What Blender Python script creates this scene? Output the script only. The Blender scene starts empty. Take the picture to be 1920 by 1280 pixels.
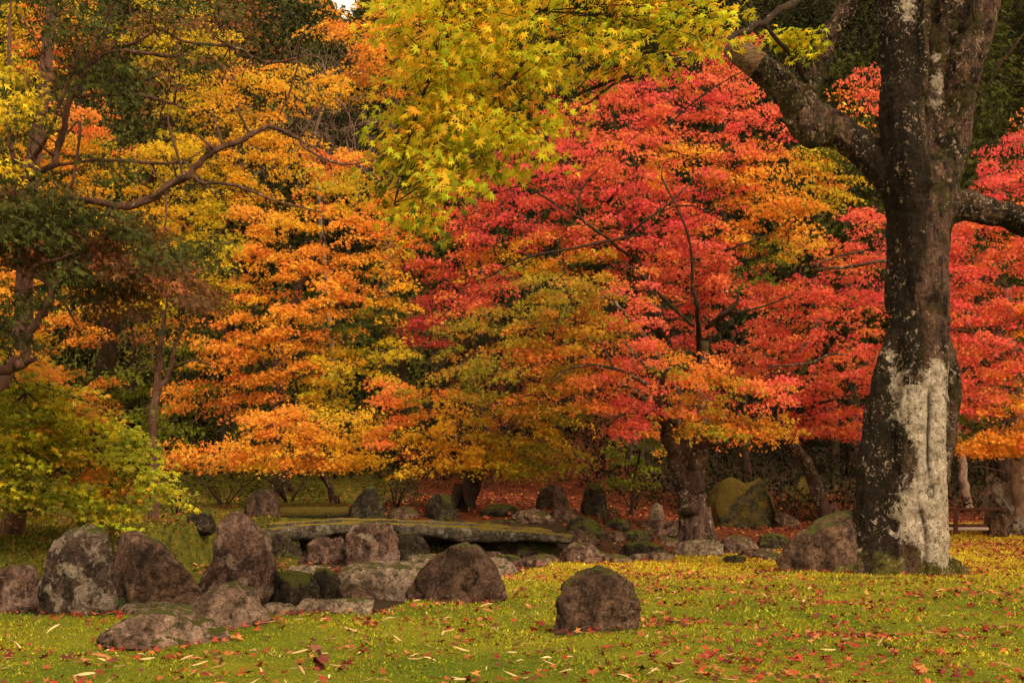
import bpy, math, random
import numpy as np
from mathutils import Vector, Matrix, noise as mn

random.seed(7); RNG = np.random.default_rng(11)
S = bpy.context.scene; COL = S.collection
R = math.radians

# ------------------------------------------------------------------ camera
F = 2666.667; CAMZ = 1.3; PITCH = math.atan(260 / F)
cam = bpy.data.cameras.new("camera"); cam.lens = 50; cam.sensor_width = 36; cam.clip_end = 600; cam.clip_start = 0.1
camo = bpy.data.objects.new("camera", cam); COL.objects.link(camo)
camo.location = (0, 0, CAMZ); camo.rotation_euler = (math.pi / 2 + PITCH, 0, 0); S.camera = camo

# ------------------------------------------------------------------ sky: soft warm overcast
SUN_EL, SUN_AZ = R(42), R(145)     # azimuth clockwise from +Y (north): behind the camera
w = bpy.data.worlds.new("World"); S.world = w; w.use_nodes = True
nt = w.node_tree; nt.nodes.clear()
out = nt.nodes.new("ShaderNodeOutputWorld"); bg = nt.nodes.new("ShaderNodeBackground")
sky = nt.nodes.new("ShaderNodeTexSky"); sky.sky_type = 'NISHITA'; sky.sun_disc = False
sky.sun_elevation = SUN_EL; sky.sun_rotation = SUN_AZ; sky.dust_density = 4; sky.air_density = 1.2
cld = nt.nodes.new("ShaderNodeTexNoise"); cld.inputs['Scale'].default_value = 1.6; cld.inputs['Detail'].default_value = 6
tc = nt.nodes.new("ShaderNodeTexCoord"); nt.links.new(tc.outputs['Generated'], cld.inputs['Vector'])
rp = nt.nodes.new("ShaderNodeValToRGB")
rp.color_ramp.elements[0].position = .3; rp.color_ramp.elements[0].color = (8.2, 6.3, 4.2, 1)
rp.color_ramp.elements[1].position = .7; rp.color_ramp.elements[1].color = (11.5, 9.3, 6.6, 1)
nt.links.new(cld.outputs['Fac'], rp.inputs['Fac'])
mx = nt.nodes.new("ShaderNodeMix"); mx.data_type = 'RGBA'; mx.inputs[0].default_value = .93
nt.links.new(sky.outputs[0], mx.inputs[6]); nt.links.new(rp.outputs[0], mx.inputs[7])
nt.links.new(mx.outputs[2], bg.inputs['Color']); bg.inputs['Strength'].default_value = 0.062
nt.links.new(bg.outputs[0], out.inputs[0])
sl = bpy.data.lights.new("sun", 'SUN'); sl.energy = 1.5; sl.angle = R(10); sl.color = (1, .84, .62)
so = bpy.data.objects.new("sun", sl); COL.objects.link(so)
sd = Vector((math.sin(SUN_AZ) * math.cos(SUN_EL), math.cos(SUN_AZ) * math.cos(SUN_EL), math.sin(SUN_EL)))
so.rotation_euler = sd.to_track_quat('Z', 'Y').to_euler()
S.view_settings.view_transform = 'Standard'; S.view_settings.look = 'None'
S.view_settings.gamma = 1; S.view_settings.exposure = 1.48
S.cycles.max_bounces = 6; S.cycles.diffuse_bounces = 3; S.cycles.transmission_bounces = 3; S.cycles.glossy_bounces = 2
S.cycles.use_denoising = True

# ------------------------------------------------------------------ geometry helpers
CT, ST = math.cos(PITCH), math.sin(PITCH)
def at(px, py, Y):
    """point at depth Y (metres north of the camera) seen at photo pixel px,py"""
    x = (px - 960) / F; y = (640 - py) / F
    dy = CT - y * ST; dz = ST + y * CT
    s = Y / dy
    return Vector((x * s, Y, CAMZ + dz * s))

def mesh_np(name, V, Fc, colors=None, smooth=False, attrs=None):
    V = np.asarray(V, dtype=np.float32).reshape(-1, 3); Fc = np.asarray(Fc, dtype=np.int32)
    me = bpy.data.meshes.new(name)
    k = Fc.shape[1]
    me.vertices.add(len(V)); me.vertices.foreach_set("co", V.ravel())
    me.loops.add(Fc.size); me.loops.foreach_set("vertex_index", Fc.ravel())
    me.polygons.add(len(Fc)); me.polygons.foreach_set("loop_start", np.arange(0, Fc.size, k, dtype=np.int32))
    if smooth: me.polygons.foreach_set("use_smooth", np.ones(len(Fc), dtype=bool))
    me.update(calc_edges=True)
    if colors is not None:
        c = np.ones((len(V), 4), dtype=np.float32); c[:, :3] = np.clip(colors, 0.002, 0.98)
        a = me.color_attributes.new("Col", 'FLOAT_COLOR', 'POINT'); a.data.foreach_set("color", c.ravel())
    for n, v in (attrs or {}).items():
        a = me.attributes.new(n, 'FLOAT', 'POINT'); a.data.foreach_set("value", np.asarray(v, dtype=np.float32))
    return me

def link(name, me, mat=None, parent=None, kind=None):
    o = bpy.data.objects.new(name, me); COL.objects.link(o)
    if mat is not None and len(me.materials) == 0: me.materials.append(mat)
    if parent is not None: o.parent = parent
    if kind: o['kind'] = kind
    return o

def tag(o, label, cat, group=None):
    o['label'] = label; o['category'] = cat
    if group: o['group'] = group
    return o

def thing(name, label, cat, loc=(0, 0, 0), group=None):
    o = bpy.data.objects.new(name, None); COL.objects.link(o); o.location = loc; o.empty_display_size = .2
    return tag(o, label, cat, group)

class Buf:
    """collects triangles"""
    def __init__(s): s.V = []; s.F = []; s.C = []; s.n = 0
    def add(s, V, Fc, C=None):
        s.V.append(V); s.F.append(Fc + s.n); s.n += len(V)
        if C is not None: s.C.append(C)
    def mesh(s, name, smooth=False, origin=None):
        V = np.concatenate(s.V)
        if origin is not None: V = V - np.array(origin)
        return mesh_np(name, V, np.concatenate(s.F), np.concatenate(s.C) if s.C else None, smooth)

def smooth_path(P, Rr, sub=5, jit=0.0):
    P = np.array(P, float); Rr = np.array(Rr, float)
    if len(P) < 2: return P, Rr
    E = np.vstack([2 * P[0] - P[1], P, 2 * P[-1] - P[-2]])
    o = []; r = []
    for i in range(len(P) - 1):
        p0, p1, p2, p3 = E[i], E[i + 1], E[i + 2], E[i + 3]
        for t in np.linspace(0, 1, sub, endpoint=False):
            q = .5 * ((2 * p1) + (-p0 + p2) * t + (2 * p0 - 5 * p1 + 4 * p2 - p3) * t * t + (-p0 + 3 * p1 - 3 * p2 + p3) * t ** 3)
            o.append(q); r.append(Rr[i] * (1 - t) + Rr[i + 1] * t)
    o.append(P[-1]); r.append(Rr[-1])
    o = np.array(o); r = np.array(r)
    if jit: o[1:-1] += RNG.normal(0, 1, (len(o) - 2, 3)) * (jit * r[1:-1, None]); r *= 1 + RNG.normal(0, jit * .3, len(r))
    return o, r

def tube(buf, P, Rr, sides=6):
    """swept tube of triangles"""
    P = np.asarray(P, float); n = len(P)
    T = np.gradient(P, axis=0); T /= np.linalg.norm(T, axis=1)[:, None] + 1e-9
    up = np.array([0, 0, 1.]) if abs(T[0, 2]) < .9 else np.array([1., 0, 0])
    A = np.cross(T[0], up); A /= np.linalg.norm(A)
    rings = []
    th = np.arange(sides) * 2 * np.pi / sides
    for i in range(n):
        A = A - T[i] * A.dot(T[i]); A /= np.linalg.norm(A) + 1e-9
        B = np.cross(T[i], A)
        rings.append(P[i] + Rr[i] * (np.cos(th)[:, None] * A + np.sin(th)[:, None] * B))
    V = np.concatenate(rings + [P[:1], P[-1:]])
    i = np.arange(n - 1)[:, None] * sides; j = np.arange(sides)[None, :]; j2 = (j + 1) % sides
    a = (i + j).ravel(); b = (i + j2).ravel(); c = (i + sides + j).ravel(); d = (i + sides + j2).ravel()
    Fc = np.concatenate([np.stack([a, b, d], 1), np.stack([a, d, c], 1)])
    jj = np.arange(sides); c0 = n * sides; c1 = c0 + 1
    Fc = np.concatenate([Fc, np.stack([np.full(sides, c0), (jj + 1) % sides, jj], 1),
                         np.stack([np.full(sides, c1), (n - 1) * sides + jj, (n - 1) * sides + (jj + 1) % sides], 1)])
    buf.add(V, Fc.astype(np.int64))

# ------------------------------------------------------------------ terrain
def sst(x, a, b):
    t = np.clip((x - a) / (b - a + 1e-9), 0, 1); return t * t * (3 - 2 * t)
_ph = RNG.uniform(0, 6.28, (3, 24)); _di = RNG.uniform(0, 6.28, (3, 24))
def wav(x, y, base, k):
    z = 0
    for i in range(24):
        f = base * (1.0 + i * .23); z = z + np.sin(f * (x * math.cos(_di[k, i]) + y * math.sin(_di[k, i])) + _ph[k, i]) / (1 + i * .35)
    return z * .25
def lawn_edge(x): return np.interp(x, [-14, -2.2, -1.2, -.1, .8, 3.7, 5, 8, 11, 20], [13.6, 14.0, 14.8, 19.6, 22.2, 25, 27, 31, 36, 38]) + .25 * wav(x, 0 * x, 2.0, 0)
def bank_start(x): return np.interp(x, [-14, -5.4, -4.8, -4.3, 1.0, 2.5, 5, 30], [16.0, 17.0, 20.5, 25.4, 25.4, 26, 29, 33])
MOUNDS = []   # x,y,r,h
def height(x, y):
    x = np.asarray(x, float); y = np.asarray(y, float)
    lawn = .065 * wav(x, y, .8, 1) + .04 * wav(x, y, 2.3, 2) + .012 * wav(x, y, 6, 0)
    dip = -.05 + .04 * wav(x, y, 1.5, 2)
    wr = sst(x, .5, 5.5)
    L = np.interp(y, [0, 20, 27, 35, 45, 60, 90, 130, 160, 200], [.55, .62, .6, .95, 2.6, 10, 27.5, 47, 64, 82])
    Rr = np.interp(y, [0, 20, 27, 37, 45, 60, 90, 130, 160, 200], [0, 0, .18, .22, 1.6, 9, 26.5, 47, 64, 82])
    G = L * (1 - wr) + Rr * wr + .06 * wav(x, y, .9, 0)
    e = lawn_edge(x); d = sst(y, e, e + .9) * (1 - sst(x, 2.5, 5.5))
    z = lawn * (1 - d) + dip * d
    b = bank_start(x); k = sst(y, b, b + 2.0)
    z = z * (1 - k) + G * k
    z = z + .10 * wav(x, y, .35, 1) * sst(y, 40, 60)
    z = z - sst(y, 95, 160) * (.075 * y) * np.exp(-((x + .12 * y) / (.02 * y + .1)) ** 2)
    for mx_, my_, r_, h_ in MOUNDS:
        z = z + h_ * np.exp(-((x - mx_) ** 2 + (y - my_) ** 2) / (r_ * r_))
    return z
def hz(x, y): return float(height(np.array([x]), np.array([y]))[0])
def ghit(px, py):
    """where the view ray through a photo pixel meets the ground"""
    a = at(px, py, 1.0) - Vector((0, 0, CAMZ))
    prev = 5.0
    ts = np.arange(5, 140, .03)
    zz = CAMZ + a.z * ts; hh = height(a.x * ts, ts)
    i = np.argmax(zz < hh)
    t = ts[i] if (zz < hh).any() else 60.0
    return Vector((a.x * t, t, hz(a.x * t, t)))
MOUNDS += [(1.15, 12.6, .8, .07), (4.7, 19.6, 1.0, .06), (4.75, 17.2, .5, .09), (-1.5, 12.6, .8, .07), (11.9, 31.0, .8, .25), (3.0, 17.6, 1.2, .06), (2.0, 15.5, .9, .05)]

# ------------------------------------------------------------------ materials
def newmat(name):
    m = bpy.data.materials.new(name); m.use_nodes = True; nt = m.node_tree
    b = nt.nodes['Principled BSDF']; b.inputs['Roughness'].default_value = .9; b.inputs['Specular IOR Level'].default_value = .06
    return m, nt, b
def nd(nt, t, **k):
    n = nt.nodes.new(t)
    for a, v in k.items():
        if a in n.inputs.keys(): n.inputs[a].default_value = v
        else: setattr(n, a, v)
    return n
def noise_n(nt, vec, scale, detail=5, rough=.6, dist=0):
    n = nd(nt, "ShaderNodeTexNoise"); n.inputs['Scale'].default_value = scale; n.inputs['Detail'].default_value = detail
    n.inputs['Roughness'].default_value = rough; n.inputs['Distortion'].default_value = dist
    nt.links.new(vec, n.inputs['Vector']); return n.outputs['Fac']
def ramp(nt, fac, stops):
    r = nd(nt, "ShaderNodeValToRGB"); e = r.color_ramp.elements
    while len(e) < len(stops): e.new(.5)
    for el, (p, c) in zip(e, stops):
        el.position = p; el.color = (c, c, c, 1) if isinstance(c, (int, float)) else (*c, 1)
    nt.links.new(fac, r.inputs['Fac']); return r.outputs['Color']
def mixc(nt, fac, a, b, mode='MIX'):
    m = nd(nt, "ShaderNodeMix", data_type='RGBA', blend_type=mode)
    for s, v in ((0, fac), (6, a), (7, b)):
        if hasattr(v, 'links') or hasattr(v, 'node'): nt.links.new(v, m.inputs[s])
        elif s == 0: m.inputs[0].default_value = v
        else: m.inputs[s].default_value = (*v, 1)
    return m.outputs[2]
def mth(nt, op, a, b=0.0, c=None):
    m = nd(nt, "ShaderNodeMath", operation=op)
    for i, v in enumerate((a, b, c)):
        if v is None: continue
        if hasattr(v, 'node'): nt.links.new(v, m.inputs[i])
        else: m.inputs[i].default_value = v
    return m.outputs[0]
def bump(nt, b, h, strength, dist=.02):
    n = nd(nt, "ShaderNodeBump"); n.inputs['Strength'].default_value = strength; n.inputs['Distance'].default_value = dist
    nt.links.new(h, n.inputs['Height']); nt.links.new(n.outputs[0], b.inputs['Normal'])
def ocoord(nt, stretch=None):
    t = nd(nt, "ShaderNodeTexCoord").outputs['Object']
    if stretch:
        m = nd(nt, "ShaderNodeMapping"); m.inputs['Scale'].default_value = stretch
        nt.links.new(t, m.inputs['Vector']); t = m.outputs[0]
    return t
def vor(nt, vec, scale, feature='F1'):
    n = nd(nt, "ShaderNodeTexVoronoi", feature=feature); n.inputs['Scale'].default_value = scale
    nt.links.new(vec, n.inputs['Vector']); return n.outputs['Distance']

def leaf_mat(name, trans, rough=.7, spec=.10):
    m, nt, b = newmat(name)
    a = nd(nt, "ShaderNodeAttribute", attribute_name="Col")
    nt.links.new(a.outputs['Color'], b.inputs['Base Color']); b.inputs['Roughness'].default_value = rough; b.inputs['Specular IOR Level'].default_value = spec
    if trans > 0:
        t = nd(nt, "ShaderNodeBsdfTranslucent"); nt.links.new(a.outputs['Color'], t.inputs['Color'])
        mi = nd(nt, "ShaderNodeMixShader"); mi.inputs[0].default_value = trans
        nt.links.new(b.outputs[0], mi.inputs[1]); nt.links.new(t.outputs[0], mi.inputs[2])
        nt.links.new(mi.outputs[0], nt.nodes['Material Output'].inputs['Surface'])
    return m
M_LEAF = leaf_mat("maple_leaf", .42); M_NEEDLE = leaf_mat("evergreen_leaf", .12, .8, .05); M_LITTER = leaf_mat("fallen_leaf", .12, .7, .15)
M_MOSS = leaf_mat("moss_tuft", .3, .8, .1)

def rock_mat(name, c1, c2, lich, la, moss, ma, sc=1.0):
    m, nt, b = newmat(name); v = ocoord(nt)
    base = mixc(nt, ramp(nt, noise_n(nt, v, 2.6 * sc, 8, .65, .4), [(.36, 0), (.62, 1)]), c1, c2)
    mott = ramp(nt, noise_n(nt, v, 34 * sc, 5, .75), [(.3, .45), (.7, 1.5)])
    base = mixc(nt, 1.0, base, mott, 'MULTIPLY')
    base = mixc(nt, 1.0, base, ramp(nt, noise_n(nt, v, 8 * sc, 7, .75, .5), [(.38, .28), (.6, 1.4)]), 'MULTIPLY')
    cn_ = nd(nt, 'ShaderNodeTexNoise'); cn_.inputs['Scale'].default_value = 4 * sc; cn_.inputs['Detail'].default_value = 6; nt.links.new(v, cn_.inputs['Vector'])
    ca_ = nd(nt, 'ShaderNodeVectorMath', operation='SCALE'); ca_.inputs['Scale'].default_value = .55; nt.links.new(cn_.outputs['Color'], ca_.inputs[0])
    cb_ = nd(nt, 'ShaderNodeVectorMath', operation='ADD'); nt.links.new(v, cb_.inputs[0]); nt.links.new(ca_.outputs[0], cb_.inputs[1])
    cr = ramp(nt, vor(nt, cb_.outputs[0], 2.4 * sc, 'DISTANCE_TO_EDGE'), [(0, .12), (.03, 1)])
    base = mixc(nt, .8, base, cr, 'MULTIPLY'); wv = noise_n(nt, v, 7 * sc, 6, .7, 1.5)
    # lichen: ragged patches
    l1 = noise_n(nt, v, 4.2 * sc, 9, .72, .6)
    lm = ramp(nt, l1, [(.66 - la * .15, 0), (.70 - la * .15, 1)])
    lm = mth(nt, 'MULTIPLY', lm, ramp(nt, noise_n(nt, v, 22 * sc, 6, .8), [(.40, .15), (.52, 1)]))
    vd = nd(nt, 'ShaderNodeTexNoise'); vd.inputs['Scale'].default_value = 10 * sc; vd.inputs['Detail'].default_value = 5; nt.links.new(v, vd.inputs['Vector'])
    vs = nd(nt, 'ShaderNodeVectorMath', operation='SCALE'); vs.inputs['Scale'].default_value = .35; nt.links.new(vd.outputs['Color'], vs.inputs[0])
    va = nd(nt, 'ShaderNodeVectorMath', operation='ADD'); nt.links.new(v, va.inputs[0]); nt.links.new(vs.outputs[0], va.inputs[1])
    sp = ramp(nt, vor(nt, va.outputs[0], 9 * sc), [(.16 + la * .12, 1), (.22 + la * .12, 0)])
    sp = mth(nt, 'MULTIPLY', sp, ramp(nt, noise_n(nt, v, 2.2 * sc, 3), [(.45, 0), (.6, 1)]))
    lm = mth(nt, 'MAXIMUM', mth(nt, 'MULTIPLY', lm, .8), mth(nt, 'MULTIPLY', sp, .85))
    lcol = mixc(nt, noise_n(nt, v, 18 * sc, 4), tuple(x * .35 for x in lich), tuple(min(1, x * 1.3) for x in lich))
    base = mixc(nt, lm, base, lcol)
    g = nd(nt, "ShaderNodeNewGeometry"); sx = nd(nt, "ShaderNodeSeparateXYZ"); nt.links.new(g.outputs['Normal'], sx.inputs[0])
    mm = mth(nt, 'ADD', mth(nt, 'MULTIPLY', sx.outputs['Z'], .55), noise_n(nt, v, 3.3 * sc, 8, .7))
    mm = mth(nt, 'ADD', mm, mth(nt, 'MULTIPLY', mth(nt, 'SUBTRACT', noise_n(nt, v, 14 * sc, 6, .75), .5), .5))
    mm = ramp(nt, mm, [(1.10 - ma * .42, 0), (1.22 - ma * .42, 1)]) if ma < 1 else ramp(nt, mm, [(.3, 0), (.45, 1)])
    mcol = mixc(nt, noise_n(nt, v, 25 * sc, 4), tuple(x * .6 for x in moss), tuple(x * 1.4 for x in moss))
    base = mixc(nt, mm, base, mcol)
    nt.links.new(base, b.inputs['Base Color']); b.inputs['Roughness'].default_value = .85; b.inputs['Specular IOR Level'].default_value = .12
    h = mth(nt, 'ADD', mth(nt, 'MULTIPLY', wv, 1.0), mth(nt, 'MULTIPLY', noise_n(nt, v, 45 * sc, 4, .7), .5))
    h = mth(nt, 'ADD', h, mth(nt, 'MULTIPLY', lm, .12)); h = mth(nt, 'ADD', h, mth(nt, 'MULTIPLY', mm, .2))
    h = mth(nt, 'ADD', h, mth(nt, 'MULTIPLY', noise_n(nt, v, 16 * sc, 8, .8, .5), 1.2))
    bump(nt, b, h, 1.0, .075)
    return m
MOSSC = (.085, .085, .012)
RM = {
 'dark': rock_mat("dark_rock", (.05, .029, .019), (.165, .092, .056), (.42, .30, .21), .15, MOSSC, .25),
 'lichen': rock_mat("lichen_rock", (.05, .032, .022), (.14, .085, .06), (.46, .36, .26), 1.0, MOSSC, .45),
 'pink': rock_mat("pink_rock", (.08, .042, .030), (.26, .145, .10), (.50, .34, .25), .85, MOSSC, .28),
 'pale': rock_mat("pale_rock", (.24, .16, .105), (.44, .31, .21), (.5, .4, .3), .35, MOSSC, .25),
 'mossy': rock_mat("mossy_rock", (.03, .022, .014), (.085, .06, .036), (.3, .25, .17), .2, MOSSC, .8),
 'crust': rock_mat("crusted_rock", (.045, .028, .019), (.22, .145, .095), (.50, .41, .31), 1.5, MOSSC, .25),
 'tan': rock_mat("tan_rock", (.17, .10, .065), (.44, .28, .19), (.58, .44, .33), .35, MOSSC, .3),
 'full': rock_mat("moss_covered_rock", (.05, .04, .02), (.1, .08, .04), (.25, .2, .12), .05, (.11, .075, .012), 1.0),
 'brown': rock_mat("brown_rock", (.065, .037, .024), (.25, .142, .088), (.46, .33, .24), .22, MOSSC, .3),
}
def bark_mat(name, c1, c2, lich, la, moss=0.4, big=False):
    m, nt, b = newmat(name); v = ocoord(nt, (1, 1, .28)); v2 = ocoord(nt)
    sc = 1.0
    n1 = noise_n(nt, v, 9, 9, .7, .6)
    base = mixc(nt, ramp(nt, n1, [(.35, 0), (.65, 1)]), c1, c2)
    base = mixc(nt, 1.0, base, ramp(nt, noise_n(nt, v2, 60, 4, .75), [(.3, .5), (.7, 1.5)]), 'MULTIPLY')
    ms = ramp(nt, noise_n(nt, v2, 2.2, 6, .65), [(.62 - moss * .3, 0), (.70 - moss * .3, 1)])
    base = mixc(nt, mth(nt, 'MULTIPLY', ms, .75), base, (.035, .032, .008))
    dk = ramp(nt, noise_n(nt, v2, 3.1, 7, .7), [(.5, 0), (.6, 1)])
    base = mixc(nt, mth(nt, 'MULTIPLY', dk, .85 if big else .4), base, (.010, .007, .005))
    if big:
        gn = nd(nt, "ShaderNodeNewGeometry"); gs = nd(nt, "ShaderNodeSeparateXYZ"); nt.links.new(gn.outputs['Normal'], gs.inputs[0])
        shd = mth(nt, 'ADD', mth(nt, 'MULTIPLY', gs.outputs['X'], -.35), mth(nt, 'ADD', nd(nt, 'ShaderNodeAttribute', attribute_name='bark_shade').outputs['Fac'], mth(nt, 'MULTIPLY', mth(nt, 'SUBTRACT', noise_n(nt, v, 3.5, 8, .75), .5), 3.0)))
        base = mixc(nt, mth(nt, 'MULTIPLY', ramp(nt, shd, [(0.0, 0), (.25, 1)]), .85), base, mixc(nt, noise_n(nt, v2, 30, 4), (.005, .004, .003), (.03, .022, .014)))  # left-facing bark darkened: shade put into the colour
        base = mixc(nt, 1.0, base, ramp(nt, noise_n(nt, v2, 24, 7, .8), [(.38, .45), (.6, 1.5)]), 'MULTIPLY')
        zz_ = nd(nt, "ShaderNodeSeparateXYZ"); nt.links.new(v2, zz_.inputs[0])
        foot = mth(nt, 'ADD', mth(nt, 'MULTIPLY', mth(nt, 'SUBTRACT', .55, zz_.outputs['Z']), 1.2), mth(nt, 'MULTIPLY', mth(nt, 'SUBTRACT', noise_n(nt, v2, 4, 6, .7), .5), 2.2))
        base = mixc(nt, mth(nt, 'MULTIPLY', ramp(nt, foot, [(.3, 0), (.6, 1)]), .85), base, mixc(nt, noise_n(nt, v2, 25, 4), (.05, .045, .008), (.15, .13, .02)))
    dv = nd(nt, "ShaderNodeVectorMath", operation='ADD')
    nz = nd(nt, "ShaderNodeTexNoise"); nz.inputs['Scale'].default_value = 9; nz.inputs['Detail'].default_value = 3; nt.links.new(v2, nz.inputs['Vector'])
    sc2 = nd(nt, "ShaderNodeVectorMath", operation='SCALE'); nt.links.new(nz.outputs['Color'], sc2.inputs[0]); sc2.inputs['Scale'].default_value = .32
    nt.links.new(v2, dv.inputs[0]); nt.links.new(sc2.outputs[0], dv.inputs[1])
    lm = None
    for s_, t_ in ((6.5, .20), (15, .22)):
        q = ramp(nt, vor(nt, dv.outputs[0], s_), [(t_ * (.6 + la), 1), (t_ * (.6 + la) + .05, 0)])
        q = mth(nt, 'MULTIPLY', q, ramp(nt, noise_n(nt, v2, 2.0, 3), [(.55 - la * .2, 0), (.6 - la * .2, 1)]))
        lm = q if lm is None else mth(nt, 'MAXIMUM', lm, q)
    fl = ramp(nt, noise_n(nt, v2, 14, 8, .8), [(.66 - la * .12, 0), (.69 - la * .12, 1)])
    lm = mth(nt, 'MAXIMUM', lm, mth(nt, 'MULTIPLY', fl, .7))
    lcol = mixc(nt, noise_n(nt, v2, 20, 4), tuple(x * .55 for x in lich), tuple(x * 1.2 for x in lich))
    base = mixc(nt, mth(nt, 'MULTIPLY', lm, .8), base, lcol)
    h = mth(nt, 'ADD', mth(nt, 'MULTIPLY', n1, 1.0), mth(nt, 'MULTIPLY', noise_n(nt, v2, 45, 4, .7), .35))
    if big:
        a = nd(nt, "ShaderNodeAttribute", attribute_name="white").outputs['Fac']
        nn = noise_n(nt, v2, 6.5, 10, .78, .8)
        f = mth(nt, 'ADD', mth(nt, 'MULTIPLY', a, 5.0), mth(nt, 'MULTIPLY', mth(nt, 'SUBTRACT', nn, .5), 5.6))
        f = ramp(nt, f, [(.08, 0), (.34, 1)])
        holes = ramp(nt, noise_n(nt, v2, 26, 7, .8), [(.37, 0), (.45, 1)])
        holes = mth(nt, 'MULTIPLY', holes, ramp(nt, noise_n(nt, v2, 55, 5, .8), [(.33, .2), (.43, 1)]))
        f = mth(nt, 'MULTIPLY', f, holes)
        holes = mth(nt, 'MULTIPLY', holes, ramp(nt, noise_n(nt, v2, 11, 9, .8, .5), [(.36, .1), (.42, 1)])); f = mth(nt, 'MULTIPLY', f, holes)
        wc = mixc(nt, ramp(nt, noise_n(nt, v2, 6, 7, .7), [(.32, 0), (.6, 1)]), (.24, .18, .11), (.66, .54, .41))
        wc = mixc(nt, 1.0, wc, ramp(nt, noise_n(nt, v2, 70, 4, .8), [(.3, .75), (.65, 1.1)]), 'MULTIPLY')
        base = mixc(nt, f, base, wc)
        g = nd(nt, "ShaderNodeAttribute", attribute_name="groove").outputs['Fac']
        base = mixc(nt, mth(nt, 'MULTIPLY', g, 1.0), base, (.02, .014, .01))
        wd = nd(nt, "ShaderNodeAttribute", attribute_name="wood").outputs['Fac']
        wdm = ramp(nt, mth(nt, 'ADD', wd, mth(nt, 'MULTIPLY', mth(nt, 'SUBTRACT', nn, .5), .4)), [(.45, 0), (.55, 1)])
        wood = mixc(nt, ramp(nt, noise_n(nt, ocoord(nt, (2.5, 2, 7)), 5, 8, .75, .8), [(.38, 0), (.62, 1)]), (.04, .022, .012), (.27, .16, .08))
        base = mixc(nt, wdm, base, wood)
        h = mth(nt, 'ADD', mth(nt, 'MULTIPLY', h, mth(nt, 'SUBTRACT', 1.0, mth(nt, 'MULTIPLY', wdm, .7))), mth(nt, 'MULTIPLY', f, .25))
    nt.links.new(base, b.inputs['Base Color'])
    h = mth(nt, 'ADD', h, mth(nt, 'MULTIPLY', noise_n(nt, v, 26, 7, .8), .8))
    bump(nt, b, h, 1.0, .06 if big else .03)
    return m
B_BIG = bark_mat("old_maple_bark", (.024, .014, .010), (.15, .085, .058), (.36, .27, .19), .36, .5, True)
B_MAPLE = bark_mat("maple_bark", (.032, .019, .014), (.12, .068, .048), (.38, .30, .22), .5, .3)
B_DARK = bark_mat("dark_bark", (.02, .012, .009), (.07, .04, .028), (.3, .24, .18), .15, .4)
B_RED = bark_mat("reddish_bark", (.06, .028, .02), (.17, .085, .055), (.35, .25, .19), .1, .15)
B_PALE = bark_mat("pale_bark", (.13, .08, .055), (.30, .19, .13), (.5, .4, .32), .35, .1)
B_CEDAR = bark_mat("cedar_bark", (.05, .03, .022), (.13, .08, .06), (.2, .17, .13), .1, .1)

def ground_mat():
    m, nt, b = newmat("ground_cover"); v = nd(nt, "ShaderNodeNewGeometry").outputs['Position']
    def A(n): return nd(nt, "ShaderNodeAttribute", attribute_name=n).outputs['Fac']
    n1 = noise_n(nt, v, .55, 6, .6); n2 = noise_n(nt, v, 6, 6, .7); n3 = noise_n(nt, v, 60, 5, .8)
    moss = mixc(nt, ramp(nt, n1, [(.38, 0), (.62, 1)]), (.09, .125, .010), (.20, .19, .015))
    far = mixc(nt, ramp(nt, n2, [(.35, 0), (.65, 1)]), (.36, .26, .018), (.46, .31, .024))
    moss = mixc(nt, A("far"), moss, far)
    moss = mixc(nt, 1.0, moss, ramp(nt, n3, [(.3, .5), (.7, 1.35)]), 'MULTIPLY')
    lit = mixc(nt, ramp(nt, n2, [(.35, 0), (.65, 1)]), (.06, .018, .009), (.15, .042, .016))
    lit = mixc(nt, 1.0, lit, ramp(nt, n3, [(.3, .4), (.7, 1.5)]), 'MULTIPLY')
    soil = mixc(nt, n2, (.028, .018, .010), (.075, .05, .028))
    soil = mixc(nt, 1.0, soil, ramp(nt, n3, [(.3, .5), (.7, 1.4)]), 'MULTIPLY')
    bankm = mixc(nt, ramp(nt, n2, [(.4, 0), (.6, 1)]), (.045, .05, .008), (.13, .11, .015))
    rag = mth(nt, 'MULTIPLY', mth(nt, 'SUBTRACT', noise_n(nt, v, 2.2, 8, .7), .5), 1.6)
    def M(n, lo=.45, hi=.55): return ramp(nt, mth(nt, 'ADD', A(n), rag), [(lo, 0), (hi, 1)])
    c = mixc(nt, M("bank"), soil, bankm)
    c = mixc(nt, M("litter"), c, lit)
    c = mixc(nt, M("moss"), c, moss)
    nt.links.new(c, b.inputs['Base Color']); b.inputs['Roughness'].default_value = .95; b.inputs['Specular IOR Level'].default_value = .03
    bump(nt, b, mth(nt, 'ADD', mth(nt, 'MULTIPLY', n2, .6), n3), .8, .03)
    return m
def covers(x, y):
    e = lawn_edge(x)
    right = sst(x, 5.5, 7)
    moss = np.where(y < e, 1.0, 0.0) * (1 - 0 * right)
    moss = np.maximum(moss, 1 - sst(y, e - .1, e + .4))
    litter = sst(x, -3.5, -1.5) * sst(y, 26.5, 27.5) * (1 - sst(y, 50, 60)) * .75
    litter = np.maximum(litter, right * sst(y, 33, 35) * (1 - sst(y, 50, 60)) * .9)
    litter = np.maximum(litter, sst(x, .8, 2) * sst(y, e, e + .5) * .48)
    litter = litter * (1 - sst(y, 39, 43) * sst(x, 3, 5))
    bank = (1 - sst(x, -3.6, -2.4)) * sst(y, 15, 16) * .95
    bank = np.maximum(bank, .42 * (1 - sst(x, 0, 2)) * sst(y, 24, 25))
    far = sst(y, 14.5, 23) * .9
    return moss, litter, bank, far

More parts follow.
